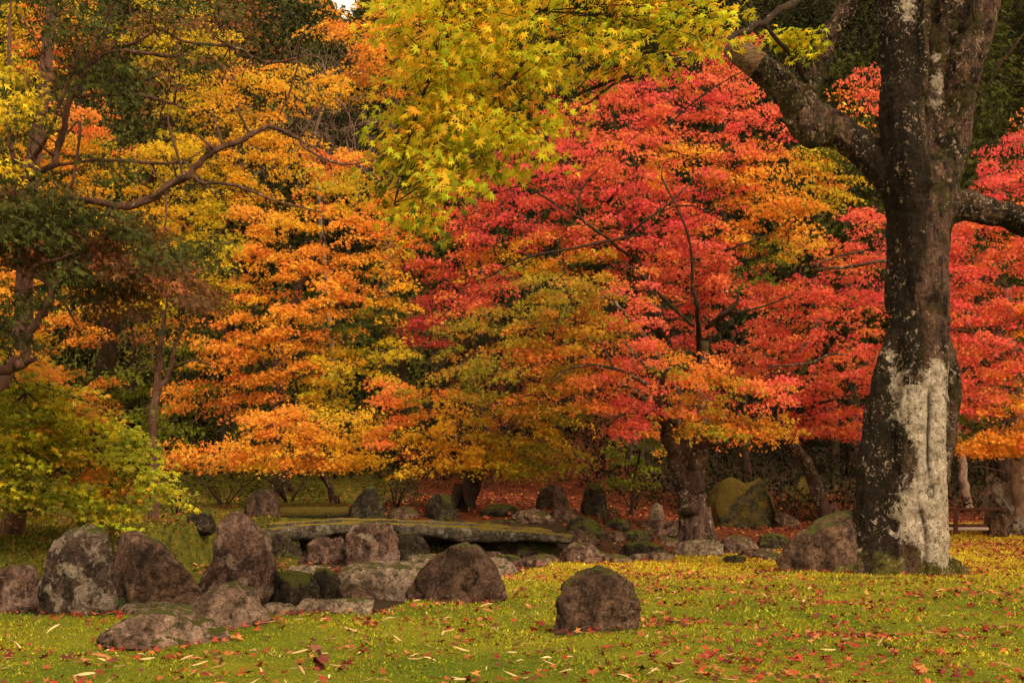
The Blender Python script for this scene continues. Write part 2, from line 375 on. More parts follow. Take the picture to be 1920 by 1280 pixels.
# ------------------------------------------------------------------ ground sheet
def build_ground():
    Y = np.concatenate([[-60, -30, -12, -4, 0, 3, 5, 6.5], np.geomspace(8, 50, 430), np.geomspace(50.8, 200, 60)])
    U = np.linspace(-1, 1, 361); U = np.sign(U) * (np.abs(U) ** 1.15)
    YY, UU = np.meshgrid(Y, U, indexing='ij')
    W = np.where(YY < 8, 12 + (8 - np.minimum(YY, 8)) * 1.5, YY * .62 + 7)
    W = np.where(YY > 50, YY * .9 - 7, W)
    XX = UU * W
    Z = height(XX.ravel(), YY.ravel())
    V = np.stack([XX.ravel(), YY.ravel(), Z], 1)
    n, m = YY.shape
    a = (np.arange(n - 1)[:, None] * m + np.arange(m - 1)[None, :]).ravel()
    Fc = np.stack([a, a + 1, a + m + 1, a + m], 1)
    mo, li, ba, fa = covers(XX.ravel(), YY.ravel())
    me = mesh_np("ground", V, Fc, smooth=True, attrs=dict(moss=mo, litter=li, bank=ba, far=fa))
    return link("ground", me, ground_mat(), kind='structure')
GROUND = build_ground()

# ------------------------------------------------------------------ leaf templates (unit leaf, tip along +Y)
def star(lobes, spread=100, notch=.42, lens=None, droop=.18, width=1.0):
    n = lobes; an = np.linspace(-spread, spread, n); pts = [(0, 0, 0)]
    for i, a in enumerate(an):
        L = (1 - .45 * (abs(a) / spread) ** 1.5) if spread else 1
        if i == 0:
            aa = R(a - spread / (n - 1) * .8); pts.append((math.sin(aa) * notch * .4, math.cos(aa) * notch * .4, 0))
        pts.append((math.sin(R(a)) * L, math.cos(R(a)) * L, -droop * L * L))
        am = a + spread / (n - 1) * (1 if i < n - 1 else .8)
        q = notch * (.9 if i < n - 1 else .4)
        pts.append((math.sin(R(am)) * q, math.cos(R(am)) * q, .03))
    P = np.array(pts); P[:, 0] *= width; P[:, 1] += 0.05
    Fc = np.array([(0, i, i + 1) for i in range(1, len(P) - 1)])[:, ::-1]
    return P, Fc
T7 = star(7, 125, .40); T5 = star(5, 100, .42)
T3 = (np.array([(-.22, .22, 0), (.22, .22, 0), (0, 1, -.16), (0, 0, 0), (-.14, .46, 0.02), (-.68, .56, -.1), (.14, .46, .02), (.68, .56, -.1)]),
      np.array([(0, 1, 2), (3, 4, 5), (3, 7, 6)]))
T2 = (np.array([(0, 0, 0), (.34, .5, 0), (0, 1, -.1), (-.34, .5, 0)]), np.array([(0, 1, 2), (0, 2, 3)]))
TN = (np.array([(0, 0, 0), (.11, .5, 0), (0, 1, -.08), (-.11, .5, 0), (.05, .2, .02), (.42, .62, 0), (.12, .45, 0), (-.05, .2, .02), (-.42, .62, 0), (-.12, .45, 0)]),
      np.array([(0, 1, 2), (0, 2, 3), (4, 5, 6), (7, 9, 8)]))

def put_leaves(buf, C, D, N, size, colr, T):
    """C centres, D tip directions, N normals, size, colr: arrays"""
    P, Fc = T; n = len(C); k = len(P)
    D = D / (np.linalg.norm(D, axis=1)[:, None] + 1e-9)
    X = np.cross(D, N); X /= np.linalg.norm(X, axis=1)[:, None] + 1e-9
    Nn = np.cross(X, D)
    s = size[:, None, None]
    V = C[:, None, :] + s * (P[None, :, 0:1] * X[:, None, :] + P[None, :, 1:2] * D[:, None, :] + P[None, :, 2:3] * Nn[:, None, :])
    FF = (Fc[None] + (np.arange(n) * k)[:, None, None]).reshape(-1, 3)
    buf.add(V.reshape(-1, 3), FF, np.repeat(colr, k, axis=0))

PAL = {
 'R': [(.66, .075, .085), (.70, .095, .090), (.68, .13, .07)],
 'S': [(.72, .12, .080), (.74, .16, .075), (.68, .095, .080), (.74, .22, .055)],
 'C': [(.72, .20, .040), (.70, .16, .040), (.74, .25, .040)],
 'O': [(.76, .30, .034), (.72, .23, .034), (.76, .37, .036)],
 'A': [(.72, .37, .022), (.68, .31, .022), (.66, .40, .025)],
 'Y': [(.54, .37, .016), (.64, .42, .018), (.42, .32, .016)],
 'L': [(.44, .43, .014), (.36, .39, .014), (.60, .47, .015), (.62, .37, .014)],
 'G': [(.11, .13, .010), (.16, .165, .011), (.08, .095, .010)],
 'P': [(.44, .27, .020), (.60, .24, .024), (.34, .26, .018), (.66, .19, .03)],
 'B': [(.36, .22, .018), (.48, .19, .022), (.30, .21, .016), (.54, .15, .028)],
 'H': [(.050, .052, .012), (.065, .066, .013), (.036, .040, .011)],
 'U': [(.19, .060, .022), (.15, .05, .02), (.10, .05, .018)],
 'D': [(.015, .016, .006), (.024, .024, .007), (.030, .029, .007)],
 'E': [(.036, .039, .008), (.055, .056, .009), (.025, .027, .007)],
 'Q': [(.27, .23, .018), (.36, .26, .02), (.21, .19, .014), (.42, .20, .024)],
 'N': [(.010, .009, .005), (.014, .013, .006), (.020, .012, .007)],  # near-black leaves: deep shade under the crowns put into the colour
 'V': [(.29, .29, .018), (.22, .245, .016), (.42, .36, .020), (.33, .27, .018)],
 'T': [(.12, .055, .02), (.16, .065, .02), (.09, .045, .02)],
}
def spray(buf, c, rad, n, code, size, T, out_dir=None, droop=.35, thick=.07, jit=.55, elong=1.0, colmix=.0):
    """one flat drooping spray of leaves"""
    pal = PAL[code]; base = np.array(pal[RNG.integers(len(pal))])
    if RNG.random() < .3: base = base * .5 + np.array(pal[RNG.integers(len(pal))]) * .5
    base = base * (1 + RNG.normal(0, .10))
    r = rad * np.sqrt(RNG.random(n)); th = RNG.random(n) * 2 * np.pi
    if out_dir is None: a0 = RNG.random() * 6.28; o = np.array([math.cos(a0), math.sin(a0), 0])
    else: o = np.array([out_dir[0], out_dir[1], 0.]); o /= np.linalg.norm(o) + 1e-9
    p = np.array([-o[1], o[0], 0])
    lx = r * np.cos(th) * elong; ly = r * np.sin(th)
    tilt = RNG.normal(.10, .12)
    z = -droop * (r * r) / rad - tilt * lx + RNG.normal(0, thick, n)
    C = np.array(c)[None] + lx[:, None] * o + ly[:, None] * p; C[:, 2] += z
    D = (C - np.array(c)[None]) * (.8 / rad) + o * .7 + RNG.normal(0, .55, (n, 3)); D[:, 2] -= RNG.uniform(.1, .9, n)
    N = RNG.normal(0, jit, (n, 3)) + np.array([0, -.2, .8]) + o * .45
    cl = base[None] * np.exp(RNG.normal(0, .17, (n, 1))) * np.exp(RNG.normal(0, .07, (n, 3)))
    k = RNG.random(n) < .12
    alt = np.array(pal)[RNG.integers(len(pal), size=n)]
    cl[k] = alt[k]
    put_leaves(buf, C, D, N, size * RNG.uniform(.7, 1.25, n), cl, T)

# ------------------------------------------------------------------ tree skeletons
class Skel:
    def __init__(s, scale=1.0): s.P = []; s.R = []; s.buf = Buf(); s.twig = Buf(); s.scale = scale
    def limb(s, pts, rad, sides=8, sub=5, jit=.25, reg=True):
        P, Rr = smooth_path(pts, np.array(rad) * s.scale, sub, jit); tube(s.buf, P, Rr, sides)
        if reg: s.P += list(P); s.R += list(Rr)
    def px(s, pts, sides=8, jit=.25, sub=5):
        """pts: (px,py,Y,width_px)"""
        s.limb([at(a, b, c) for a, b, c, d in pts], [d / 2 / F * c for a, b, c, d in pts], sides, sub, jit)
    def grow(s, tgt, r_end=.008, side_pen=.6):
        tgt = np.array(tgt); P = np.array(s.P); Rr = np.array(s.R)
        d = P - tgt; dist = np.linalg.norm(d, axis=1)
        cost = dist + side_pen * np.maximum(0, d[:, 2] + .0) * 1.2 + .35 * np.maximum(0, .02 - Rr) * 50
        i = int(np.argmin(cost)); L = dist[i]
        if L < .15: return
        r0 = min(Rr[i] * .75, .010 + .011 * L)
        n = max(3, int(L / .45) + 2); t = np.linspace(0, 1, n)[:, None]
        Q = P[i] * (1 - t) + tgt * t
        Q[:, 2] += np.sin(t[:, 0] * np.pi) * L * RNG.uniform(-.02, .16)
        Q[1:-1] += RNG.normal(0, .05 * L ** .7, (n - 2, 3))
        rr = np.linspace(r0, r_end, n)
        Q2, r2 = smooth_path(Q, rr, 2, .3)
        tube(s.buf, Q2, r2, 5); s.P += list(Q2[1:]); s.R += list(r2[1:])
    def twigs(s, centres, r=.005):
        P = np.array(s.P)
        for c in centres:
            c = np.array(c); d = np.linalg.norm(P - c, axis=1); i = int(np.argmin(d))
            m = (P[i] + c) / 2 + RNG.normal(0, .06, 3); m[2] += .05
            e = c + RNG.normal(0, .12, 3); e[2] -= .05
            tube(s.buf, np.array([P[i], m, c, e]), np.array([r * 1.5, r * 1.2, r, r * .5]), 3)

def finish_tree(root, sk, crown, bark, leafm, loc):
    me = sk.buf.mesh("trunk", True, loc); link("trunk", me, bark, root)
    if crown is not None and crown.n:
        me = crown.mesh("crown", False, loc); link("crown", me, leafm, root)

# --- the colour map of the maple stand: one letter of colour and one of tree for each 64 px of the photograph
CM = ["YSY.YY...OOOO.................",
      "YS..YYY...OO........SS........",
      ".....YAAAAAO.....SSSRS...S....",
      "YAS..YAA........SSSSSRS.O.....",
      "AOAYYYAAASO...RRSSSOOSOYG....R",
      ".AAAAYYA.YYO.SRRRSRSROOOY....R",
      "...AAYYOAOOOOSRSSSRRSOOO.SSSSS",
      ".....GYOOOOASSAAAPSSSSGASSSSSS",
      "O.AAY.YOOOOARSSQQBSSSSSSSRSSSS",
      "YOO.YOOAOOGGRBQQBPS.S.SSSSSSSS",
      ".O...GOOOAYY.QBCPCSPCSSSSSSSSS",
      "..OGGOSO.Y.CPQQBPCSSPPSSSS.SSO",
      "....G..OOAACAPPAQ.SPPCPSSS..GO",
      ".....OOAOOA.AAYQQ.G.........OO",
      "..............................",]
TM = ["aaa.aa...mmmm.................",
      "aa..aaa...mm........ff........",
      ".....aaaaamm.....fffff...f....",
      "aaa..aaa........fffffff.f.....",
      "aaaaaaaaaab...fffffffffff....h",
      ".aaaaaaa.bbb.ffffffffffff....h",
      "...aaaabbbbbbfffffffffff.gghhh",
      ".....aabbbbbfffffffffffggghhhh",
      "a.aaa.abbbbbfffeeeefffgggghhhh",
      "aaa.aabbbbbbfeeeeee.f.gggghhhh",
      ".a...bbbbbbb.eeeeeeeegggghhhhh",
      "..aaabbb.b.dddeeeeeeeeeggg.hhh",
      "....a..ccccdddddd.epeeeggg..qh",
      ".....cccccc.ddddd.p.........hh",
      "..............................",]
for a_, b_ in zip(CM, TM): assert len(a_) == 30 and len(b_) == 30, (a_, b_)

# tree: centre px, centre py, depth of its axis, half width px, half height px, depth radius m, leaf size m
TREES = {
 'a': dict(c=(330, 330), Y=39, rw=520, rh=420, rd=4.5, slope=.04, leaf=.086),
 'b': dict(c=(600, 540), Y=34.5, rw=330, rh=330, rd=3.2, slope=.06, leaf=.080),
 'c': dict(c=(540, 830), Y=30.5, rw=220, rh=90, rd=1.7, leaf=.072, bot=872, gap=28),
 'd': dict(c=(900, 810), Y=29.0, rw=260, rh=150, rd=2.0, leaf=.072, bot=885),
 'e': dict(c=(1160, 680), Y=28.0, rw=400, rh=250, rd=2.6, slope=.24, leaf=.072, bot=812),
 'f': dict(c=(1180, 390), Y=34.5, rw=480, rh=350, rd=3.8, slope=.20, leaf=.080),
 'g': dict(c=(1580, 620), Y=37.0, rw=260, rh=280, rd=3.2, leaf=.084, bot=815),
 'h': dict(c=(1880, 580), Y=30.5, rw=220, rh=380, rd=2.4, leaf=.074, bot=842),
 'm': dict(c=(740, 60), Y=47.0, rw=240, rh=150, rd=3.0, leaf=.105),
 'p': dict(c=(1200, 830), Y=31.0, rw=90, rh=80, rd=1.0, leaf=.08),
 'q': dict(c=(1840, 810), Y=33.0, rw=70, rh=50, rd=1.0, leaf=.08),
}
CELLS = {k: [] for k in TREES}
for r_ in range(15):
    for c_ in range(30):
        if CM[r_][c_] != '.':
            k_ = TM[r_][c_]; cc = CM[r_][c_]
            if cc == 'S' and k_ in 'abcdm': cc = 'C'
            CELLS[k_].append((c_ * 64 + 32, r_ * 64 + 32, cc))
for c_ in (4, 5, 9, 11): CELLS['a' if c_ < 9 else 'm'].append((c_ * 64 + 32, -32, 'Y' if c_ < 9 else 'O'))
for r_ in range(3, 14):      # crowns go on past the frame
    for c_ in (-1, -2):
        if r_ < 9: CELLS['a'].append((c_ * 64 + 32, r_ * 64 + 32, random.choice('YAO')))
    for c_ in (30, 31, 32): CELLS['h'].append((c_ * 64 + 32, r_ * 64 + 32, random.choice('SSO')))

DENS = dict(a=1.0, b=1.0, c=1.15, d=1.05, e=1.05, f=1.0, g=1.0, h=1.0, m=.9, p=1, q=1)
def maple_crown(k, sk, crown, per=15):
    t = TREES[k]; cx, cy = t['c']; tops = []; sprays = []
    m_cell = 64 / F * t['Y']
    axis = at(cx, cy, t['Y'])
    for (px, py, code) in CELLS[k]:
        nx = (px - cx) / t['rw']; ny = (py - cy) / t['rh']; rr = min(1, nx * nx + ny * ny)
        front = t['rd'] * math.sqrt(1 - rr * .92)
        jx, jy = RNG.uniform(-8, 8), RNG.uniform(-10, 10)
        nsp = int(per * DENS[k])
        Yc = t['Y'] - front * RNG.uniform(.75, 1.0)
        tops.append(at(px + jx, py + 18 + jy, Yc + .25))
        # two tiers in each cell, so that the layers read
        for q in range(nsp):
            
            back = RNG.random() < .30
            Yd = Yc + (RNG.uniform(.6, 2.0) if back else RNG.uniform(-.35, .6))
            sx = px + RNG.uniform(-38, 38)
            gap = t.get('gap', 34); wob = 16 * math.sin(sx * .0135 + cx + py * .006) + 9 * math.sin(sx * .033 + cy - py * .011) + 5 * math.sin(sx * .07 + py * .02) + t.get('slope', .12) * abs(sx - cx) + (Yd - t['Y']) * 3.0
            lev = round((py + RNG.uniform(-34, 34) - wob) / gap); sy = lev * gap + wob + RNG.normal(0, 4.5)
            if RNG.random() < .17: sy = py + RNG.uniform(-34, 34)
            sy = min(sy, t.get('bot', 2000) - abs(RNG.normal(0, 10)))
            p = at(sx, sy, Yd); o = (p.x - axis.x, p.y - axis.y - .5)
            hole = float(wav(np.array([sx * .028]), np.array([sy * .075]), 1.0, 1)[0]) + .6 * float(wav(np.array([sx * .028]), np.array([sy * .06]), 2.3, 2)[0])
            if hole < -.36 and k not in 'cpq': continue
            R_ = m_cell * RNG.uniform(.24, .50)
            n = int(58 * RNG.uniform(.4, 1.4))
            cd = code
            qc, qr = int((sx + RNG.normal(0, 30)) // 64), int((sy + RNG.normal(0, 22)) // 64)
            if 0 <= qc < 30 and 0 <= qr < 15 and TM[qr][qc] == k and CM[qr][qc] != '.': cd = CM[qr][qc]
            if cd == 'S' and k in 'abcdm': cd = 'C'
            spray(crown, p, R_, n, cd, t['leaf'], T3, o, droop=.45, thick=.03 + .010 * m_cell, elong=1.3)
            sprays.append(p)
        if py + 64 < 900 and RNG.random() < .35:      # a few sprays on the far side of the crown
            for _ in range(4):
                p = at(px + RNG.uniform(-40, 40), py + RNG.uniform(-30, 30), t['Y'] + front * RNG.uniform(.3, .8))
                spray(crown, p, m_cell * .5, 45, code, t['leaf'] * 1.15, T2, (0, 1))
                sprays.append(p)
    tops.sort(key=lambda p: (p - Vector(sk.P[-1])).length)
    for p in tops: sk.grow(p, .007)
    sk.twigs(sprays[::2], .0045)

def base_at(px, py, Y=None):
    if Y is None: g = ghit(px, py); return g
    x = (px - 960) / F * Y; return Vector((x, Y, hz(x, Y)))

def maple(k, label, trunk_px, limbs, bark, per=15, name="maple_tree", group=None):
    t = TREES[k]; b = base_at(trunk_px[0][0], 0, trunk_px[0][2])
    root = thing(name, label, "tree", b, group)
    sk = Skel(); P = [b - Vector((0, 0, .2))] + [at(a, bb, c) for a, bb, c, d in trunk_px[1:]]
    sk.limb(P, [d / 2 / F * c for a, bb, c, d in trunk_px], 12, 6, .10)
    # root flare
    for q in range(5):
        a = q * 1.26 + RNG.random(); r0 = trunk_px[0][3] / 2 / F * trunk_px[0][2]
        e = b + Vector((math.cos(a) * r0 * 1.9, math.sin(a) * r0 * 1.9, 0)); e.z = hz(e.x, e.y) - .05
        sk.limb([b + Vector((math.cos(a) * r0 * .3, math.sin(a) * r0 * .3, r0 * 2.2)), (b * .45 + e * .55) + Vector((0, 0, r0 * .5)), e], [r0 * .5, r0 * .3, r0 * .1], 7, 4, .1, False)
    sk.scale = .78
    for l in limbs: sk.px(l, 7)
    sk.scale = 1
    crown = Buf(); maple_crown(k, sk, crown, per)
    finish_tree(root, sk, crown, bark, M_LEAF, b)
    return root

# ------------------------------------------------------------------ rocks
_ico = {}
def ico(n):
    if n in _ico: return _ico[n]
    import bmesh
    bm = bmesh.new(); bmesh.ops.create_icosphere(bm, subdivisions=n, radius=1)
    V = np.array([v.co[:] for v in bm.verts]); Fc = np.array([[v.index for v in f.verts] for f in bm.faces]); bm.free()
    _ico[n] = (V, Fc); return V, Fc
ROCKS = []
def rock(label, outline, base_y, mat, depth=.75, sub=5, seed=0, p=2.7, planes=17, rough=1.0, name="rock", Y=None, sink=.12, lean=0.0, group=None, cuts=()):
    """outline: top silhouette as photo pixels left to right; stands where the ground meets base_y"""
    rs = np.random.default_rng(seed + 100)
    x0, x1 = outline[0][0], outline[-1][0]; cx = (x0 + x1) / 2
    if Y is None: g = ghit(cx, base_y)
    else: g = at(cx, base_y, Y)
    k = g.y / F; hw = (x1 - x0) / 2 * k; hd = hw * depth
    g = Vector((g.x, g.y + hd * .55, g.z)) if Y is None else g
    sub = 5 if (x1 - x0) * g.y / 20 > 95 else 4
    V, Fc = ico(sub); q = V / ((np.abs(V) ** p).sum(1) ** (1 / p))[:, None]
    for _ in range(planes):
        n = rs.normal(0, 1, 3) * (1, 1.3, .8); n /= np.linalg.norm(n); d = rs.uniform(.64, .93)
        sup = (np.abs(q @ n)).max(); s = q @ n - d * min(1.15, sup)
        q = q - np.where(s > 0, s, 0)[:, None] * n
    for (nx, ny, nz, d) in cuts:
        n = np.array([nx, ny, nz], float); n /= np.linalg.norm(n); s = q @ n - d; q = q - np.where(s > 0, s, 0)[:, None] * n
    qx = np.clip(q[:, 0], -.999, .999)
    zmax = np.maximum((1 - np.abs(qx) ** p) ** (1 / p), .25)
    ox = np.array([(o[0] - cx) / (x1 - x0) * 2 for o in outline]); oh = np.array([(base_y - o[1]) * k for o in outline])
    prof = np.interp(qx, ox, oh); H = oh.max()
    z = np.where(q[:, 2] > 0, prof * np.minimum(1.05, q[:, 2] / zmax), q[:, 2] * max(sink, .2 * H))
    bi = np.clip(((qx + 1) * 15).astype(int), 0, 29); bm_ = np.full(30, 1e-3); np.maximum.at(bm_, bi, z)
    bc_ = (np.arange(30) + .5) / 15 - 1; want = np.interp(bc_, ox, oh); f_ = np.clip(want / bm_, .8, 1.7)
    f_ = np.convolve(np.pad(f_, 1, mode='edge'), [.25, .5, .25], 'valid'); z = np.where(z > 0, z * np.interp(qx, bc_, f_), z)
    X = np.stack([qx * hw, q[:, 1] * hd + lean * z, z], 1)
    sz = (hw * hd * max(H, .1)) ** (1 / 3)
    so_ = Vector(rs.uniform(-50, 50, 3)); nrm = X / (np.linalg.norm(X, axis=1)[:, None] + 1e-6)
    dsp = np.empty(len(X))
    for i, v in enumerate(X):
        u = Vector(v) / sz
        a = mn.fractal(u * 1.6 + so_, 1.0, 2.1, 4); c = 1 - abs(mn.noise(u * 2.2 + so_)) * 2
        e_ = abs(mn.noise(u * 3.4 - so_)); vv = mn.voronoi(u * 1.5 + so_ + Vector((a, a, a)) * .25)[0]; c -= 1.6 * math.exp(-((vv[1] - vv[0]) / .07) ** 2); dsp[i] = .075 * a + .05 * c + .05 * min(e_, .25) * 4 - .03 + .028 * mn.fractal(u * 7 + so_, .8, 2.2, 4)
    X = X + nrm * (dsp * sz * rough)[:, None] * np.array([1, 1, .7])
    me = mesh_np(name, X, Fc, smooth=True)
    o = link(name, me, RM[mat]); o.location = g
    tag(o, label, "rock", group)
    ROCKS.append((g.x, g.y, hw, hd)); return o

# === left group
rock("reddish lichen-spotted rock cut off by the left edge of the picture", [(-60, 1090), (-20, 1070), (20, 1060), (50, 1068), (72, 1100)], 1147, 'pink', seed=1, rough=1.3)
rock("tall rounded dark rock with pale lichen, leftmost of the big upright stones", [(70, 1080), (85, 1025), (120, 996), (150, 989), (180, 1000), (205, 1030), (222, 1080)], 1152, 'lichen', .8, 5, 2, 2.3, 12, 1.0)
rock("smooth dark brown wedge-shaped rock with pale lichen edges leaning beside the rounded one", [(200, 1020), (212, 1002), (245, 998), (290, 1020), (330, 1062), (366, 1110)], 1136, 'brown', .7, 5, 3, 2.8, 10, .55, cuts=((.2, -1, .35, .62),))
rock("tall pointed rock with pinkish lichen flanks, highest stone of the left group", [(366, 1105), (385, 1050), (402, 995), (420, 968), (440, 962), (462, 976), (480, 1005), (508, 1030), (518, 1075), (526, 1110)], 1130, 'pink', .7, 5, 4, 2.6, 9, 1.3, cuts=((-.3, -1, .3, .8),))
rock("low humped brown rock with a ridge in front of the tall pointed rock", [(300, 1170), (345, 1140), (380, 1110), (430, 1096), (468, 1110), (492, 1145), (500, 1165)], 1176, 'tan', .75, 5, 5, 2.4, 8, .7)
rock("flat weathered rock sunk in the moss at the very front left", [(185, 1196), (215, 1172), (255, 1150), (320, 1146), (370, 1160), (410, 1176), (425, 1196)], 1208, 'tan', 1.1, 5, 6, 3.4, 6, .9)
rock("thin flat pale slab behind the humped brown rock", [(205, 1140), (235, 1133), (300, 1131), (350, 1135), (362, 1142)], 1150, 'pale', .5, 5, 7)
rock("small flat pale stone on the moss right of the humped brown rock", [(488, 1142), (505, 1131), (540, 1132), (562, 1143)], 1153, 'pale', .7, 5, 8)
rock("long low pale stone at the lawn edge left of the dark angular boulder", [(553, 1138), (575, 1123), (610, 1126), (660, 1122), (700, 1126), (706, 1140)], 1149, 'pale', .35, 5, 9)
rock("mossy mottled stone at the right foot of the tall pointed rock", [(500, 1100), (515, 1078), (545, 1072), (580, 1082), (594, 1105)], 1131, 'mossy', .9, 5, 10)
rock("dark mossy upright stone between two pale slabs", [(582, 1090), (592, 1070), (608, 1066), (628, 1076), (638, 1100)], 1126, 'mossy', .9, 5, 11)
rock("big flat-topped pale slab left of the dark angular boulder", [(630, 1082), (645, 1064), (680, 1058), (730, 1057), (790, 1060), (830, 1062)], 1122, 'pale', .8, 5, 12, 4.0, 5, .6)
rock("small pale flat stone behind the dark mossy upright stone", [(533, 1068), (548, 1061), (590, 1060), (612, 1064), (618, 1072)], 1084, 'pale', .7, 5, 13)
rock("small round brown stone in front of the big pale slab", [(622, 1115), (635, 1100), (660, 1095), (685, 1101), (700, 1118)], 1128, 'brown', .8, 5, 14)
rock("dark angular boulder with a slanting ridge on the edge of the moss lawn", [(750, 1122), (775, 1090), (805, 1055), (838, 1032), (870, 1022), (898, 1030), (925, 1062), (942, 1095), (948, 1115)], 1128, 'dark', .7, 5, 15, 2.2, 7, .9, cuts=((-.45, -.8, .5, .66),))
rock("pale tilted stone right behind the dark angular boulder", [(896, 1062), (915, 1047), (945, 1046), (964, 1058), (972, 1074)], 1078, 'pale', .8, 5, 16)
rock("knobbly pinkish stone below the left half of the bridge", [(562, 1048), (575, 1025), (590, 1008), (605, 1008), (620, 1012), (650, 1006), (655, 1040)], 1057, 'pink', .6, 5, 17, rough=1.5)
rock("large reddish lichened rock standing in front of the middle of the bridge", [(644, 1040), (650, 1000), (668, 985), (700, 980), (730, 985), (742, 1010), (748, 1045)], 1058, 'pink', .7, 5, 18, 3.0, 8, 1.2)
rock("rock with an orange mossy top right of the large reddish bridge rock", [(712, 1048), (722, 1010), (745, 1001), (780, 1001), (798, 1015), (808, 1040)], 1054, 'mossy', .7, 5, 19, 3.2)
rock("low pale stone under the mossy-topped rock", [(755, 1050), (770, 1042), (810, 1040), (835, 1044), (840, 1054)], 1060, 'pale', .6, 5, 20)
rock("long thin pinkish stone right behind the peak of the dark boulder", [(885, 1042), (900, 1035), (935, 1034), (948, 1042)], 1050, 'pink', .5, 5, 21)
rock("pinkish boulder on the bare bank between the bridge and the lawn", [(1040, 1050), (1058, 1032), (1078, 1020), (1105, 1021), (1130, 1038), (1158, 1050)], 1056, 'pink', .7, 5, 22)
rock("low reddish stone left of the pinkish bank boulder", [(965, 1056), (985, 1046), (1015, 1042), (1038, 1047), (1048, 1056)], 1061, 'pink', .7, 5, 23)
# === foreground boulder and right side
rock("rough brown boulder standing alone on the foreground moss", [(1038, 1150), (1046, 1112), (1065, 1085), (1095, 1072), (1135, 1070), (1165, 1085), (1190, 1105), (1205, 1150)], 1183, 'brown', .8, 5, 24, 2.9, 16, 1.35)
rock("large sloping brown boulder leaning at the left foot of the old trunk", [(1448, 1066), (1470, 1035), (1505, 1000), (1545, 975), (1590, 960), (1640, 965), (1680, 1000)], 1072, 'brown', .6, 5, 25, 2.6, 7, .5)
rock("big moss-covered angular boulder with a dark overhang right of the forked trunk", [(1322, 985), (1332, 930), (1352, 905), (1372, 895), (1398, 908), (1425, 896), (1442, 918), (1455, 955), (1462, 985)], 992, 'full', .9, 5, 26, 2.6, 5, .7, cuts=((.45, -.75, -.55, .34),))
rock("small pale upright stone left of the forked trunk", [(1216, 970), (1222, 950), (1232, 942), (1242, 948), (1247, 970)], 980, 'pale', .8, 5, 27)
rock("wide low dark stone at the left foot of the forked trunk", [(1183, 995), (1195, 980), (1225, 976), (1262, 976), (1285, 990)], 1004, 'brown', .6, 5, 28)
rock("lichen-covered mossy stone standing on the red leaf slope", [(1092, 950), (1097, 918), (1110, 905), (1124, 908), (1140, 935), (1148, 955)], 968, 'mossy', .8, 5, 29)
rock("dark round rock with a pale spot half way up the red leaf slope", [(1005, 945), (1012, 920), (1035, 908), (1055, 915), (1068, 945)], 955, 'dark', .8, 5, 30)
rock("pyramid-shaped grey rock behind the right end of the fallen log", [(648, 968), (665, 935), (685, 912), (700, 915), (715, 940), (728, 970)], 975, 'mossy', .7, 5, 31)
rock("dark round rock behind the left end of the fallen log", [(456, 960), (463, 930), (485, 917), (510, 920), (524, 940), (528, 962)], 971, 'dark', .8, 5, 32)
rock("grey stone at the foot of the leaning dark trunk", [(793, 965), (803, 935), (820, 926), (845, 930), (858, 965)], 973, 'mossy', .7, 5, 33)
rock("tall lichen-crusted rock at the right edge of the picture", [(1848, 985), (1851, 925), (1857, 899), (1868, 893), (1882, 897), (1890, 914), (1910, 905), (1935, 912), (1962, 920), (1990, 985)], 994, 'crust', .7, 5, 34, 3.2, 10, 1.7)
rock("low dark rock on the mossy mound in front of the tall lichen-crusted rock", [(1848, 1000), (1856, 965), (1880, 948), (1900, 956), (1915, 985)], 1003, 'brown', .8, 5, 35)
rock("flat pale stone set in the bank below the forked trunk", [(1258, 1035), (1272, 1018), (1310, 1012), (1350, 1015), (1368, 1032)], 1042, 'pale', .6, 5, 36)
rock("smooth reddish stone right of the forked trunk's foot", [(1345, 1032), (1362, 1010), (1390, 1003), (1415, 1012), (1430, 1030)], 1038, 'pink', .7, 5, 37)
rock("dark mossy stone between two smooth reddish stones", [(1412, 1022), (1425, 1003), (1450, 1000), (1475, 1006), (1485, 1022)], 1030, 'mossy', .7, 5, 38)
rock("flat reddish slab lying along the lawn edge left of the sloping boulder", [(1376, 1040), (1395, 1030), (1440, 1028), (1462, 1038)], 1046, 'pink', .5, 5, 39)
rock("green mossy dome-shaped rock in the dark hollow under the red maples", [(1492, 930), (1500, 903), (1518, 894), (1535, 900), (1546, 930)], 940, 'full', .8, 5, 40)
rock("grey stone on the bank left of the tall pointed rock", [(344, 985), (350, 965), (370, 957), (392, 962), (400, 985)], 992, 'mossy', .7, 5, 41)
rock("small dark mossy stone in the bank right of the bridge", [(1062, 1000), (1070, 978), (1095, 970), (1120, 978), (1132, 998)], 1004, 'mossy', .8, 5, 42)
rock("mossy stone under the left end of the bridge", [(480, 1035), (490, 1005), (520, 1000), (556, 1004), (562, 1035)], 1046, 'mossy', .7, 5, 43)
rock("dark boulder filling the gap under the right end of the bridge", [(895, 1030), (905, 1002), (950, 997), (1010, 999), (1040, 1012), (1052, 1035)], 1044, 'mossy', .7, 5, 44)
rock("low mossy stone beside the bare bank below the leaf slope", [(1160, 1035), (1175, 1018), (1210, 1014), (1240, 1022), (1252, 1036)], 1044, 'mossy', .6, 5, 45)
rock("small stone poking from the bank left of the low mossy stone", [(1128, 1010), (1140, 998), (1165, 996), (1180, 1008)], 1014, 'brown', .7, 5, 46)
rock("small pinkish stone under the left end of the fallen log", [(420, 985), (430, 975), (448, 972), (462, 984)], 990, 'pink', .7, 5, 47)
rock("flat pale stepping stone at the lawn edge below the forked trunk", [(1178, 1044), (1195, 1038), (1225, 1039), (1235, 1046)], 1050, 'pale', .6, 5, 48)

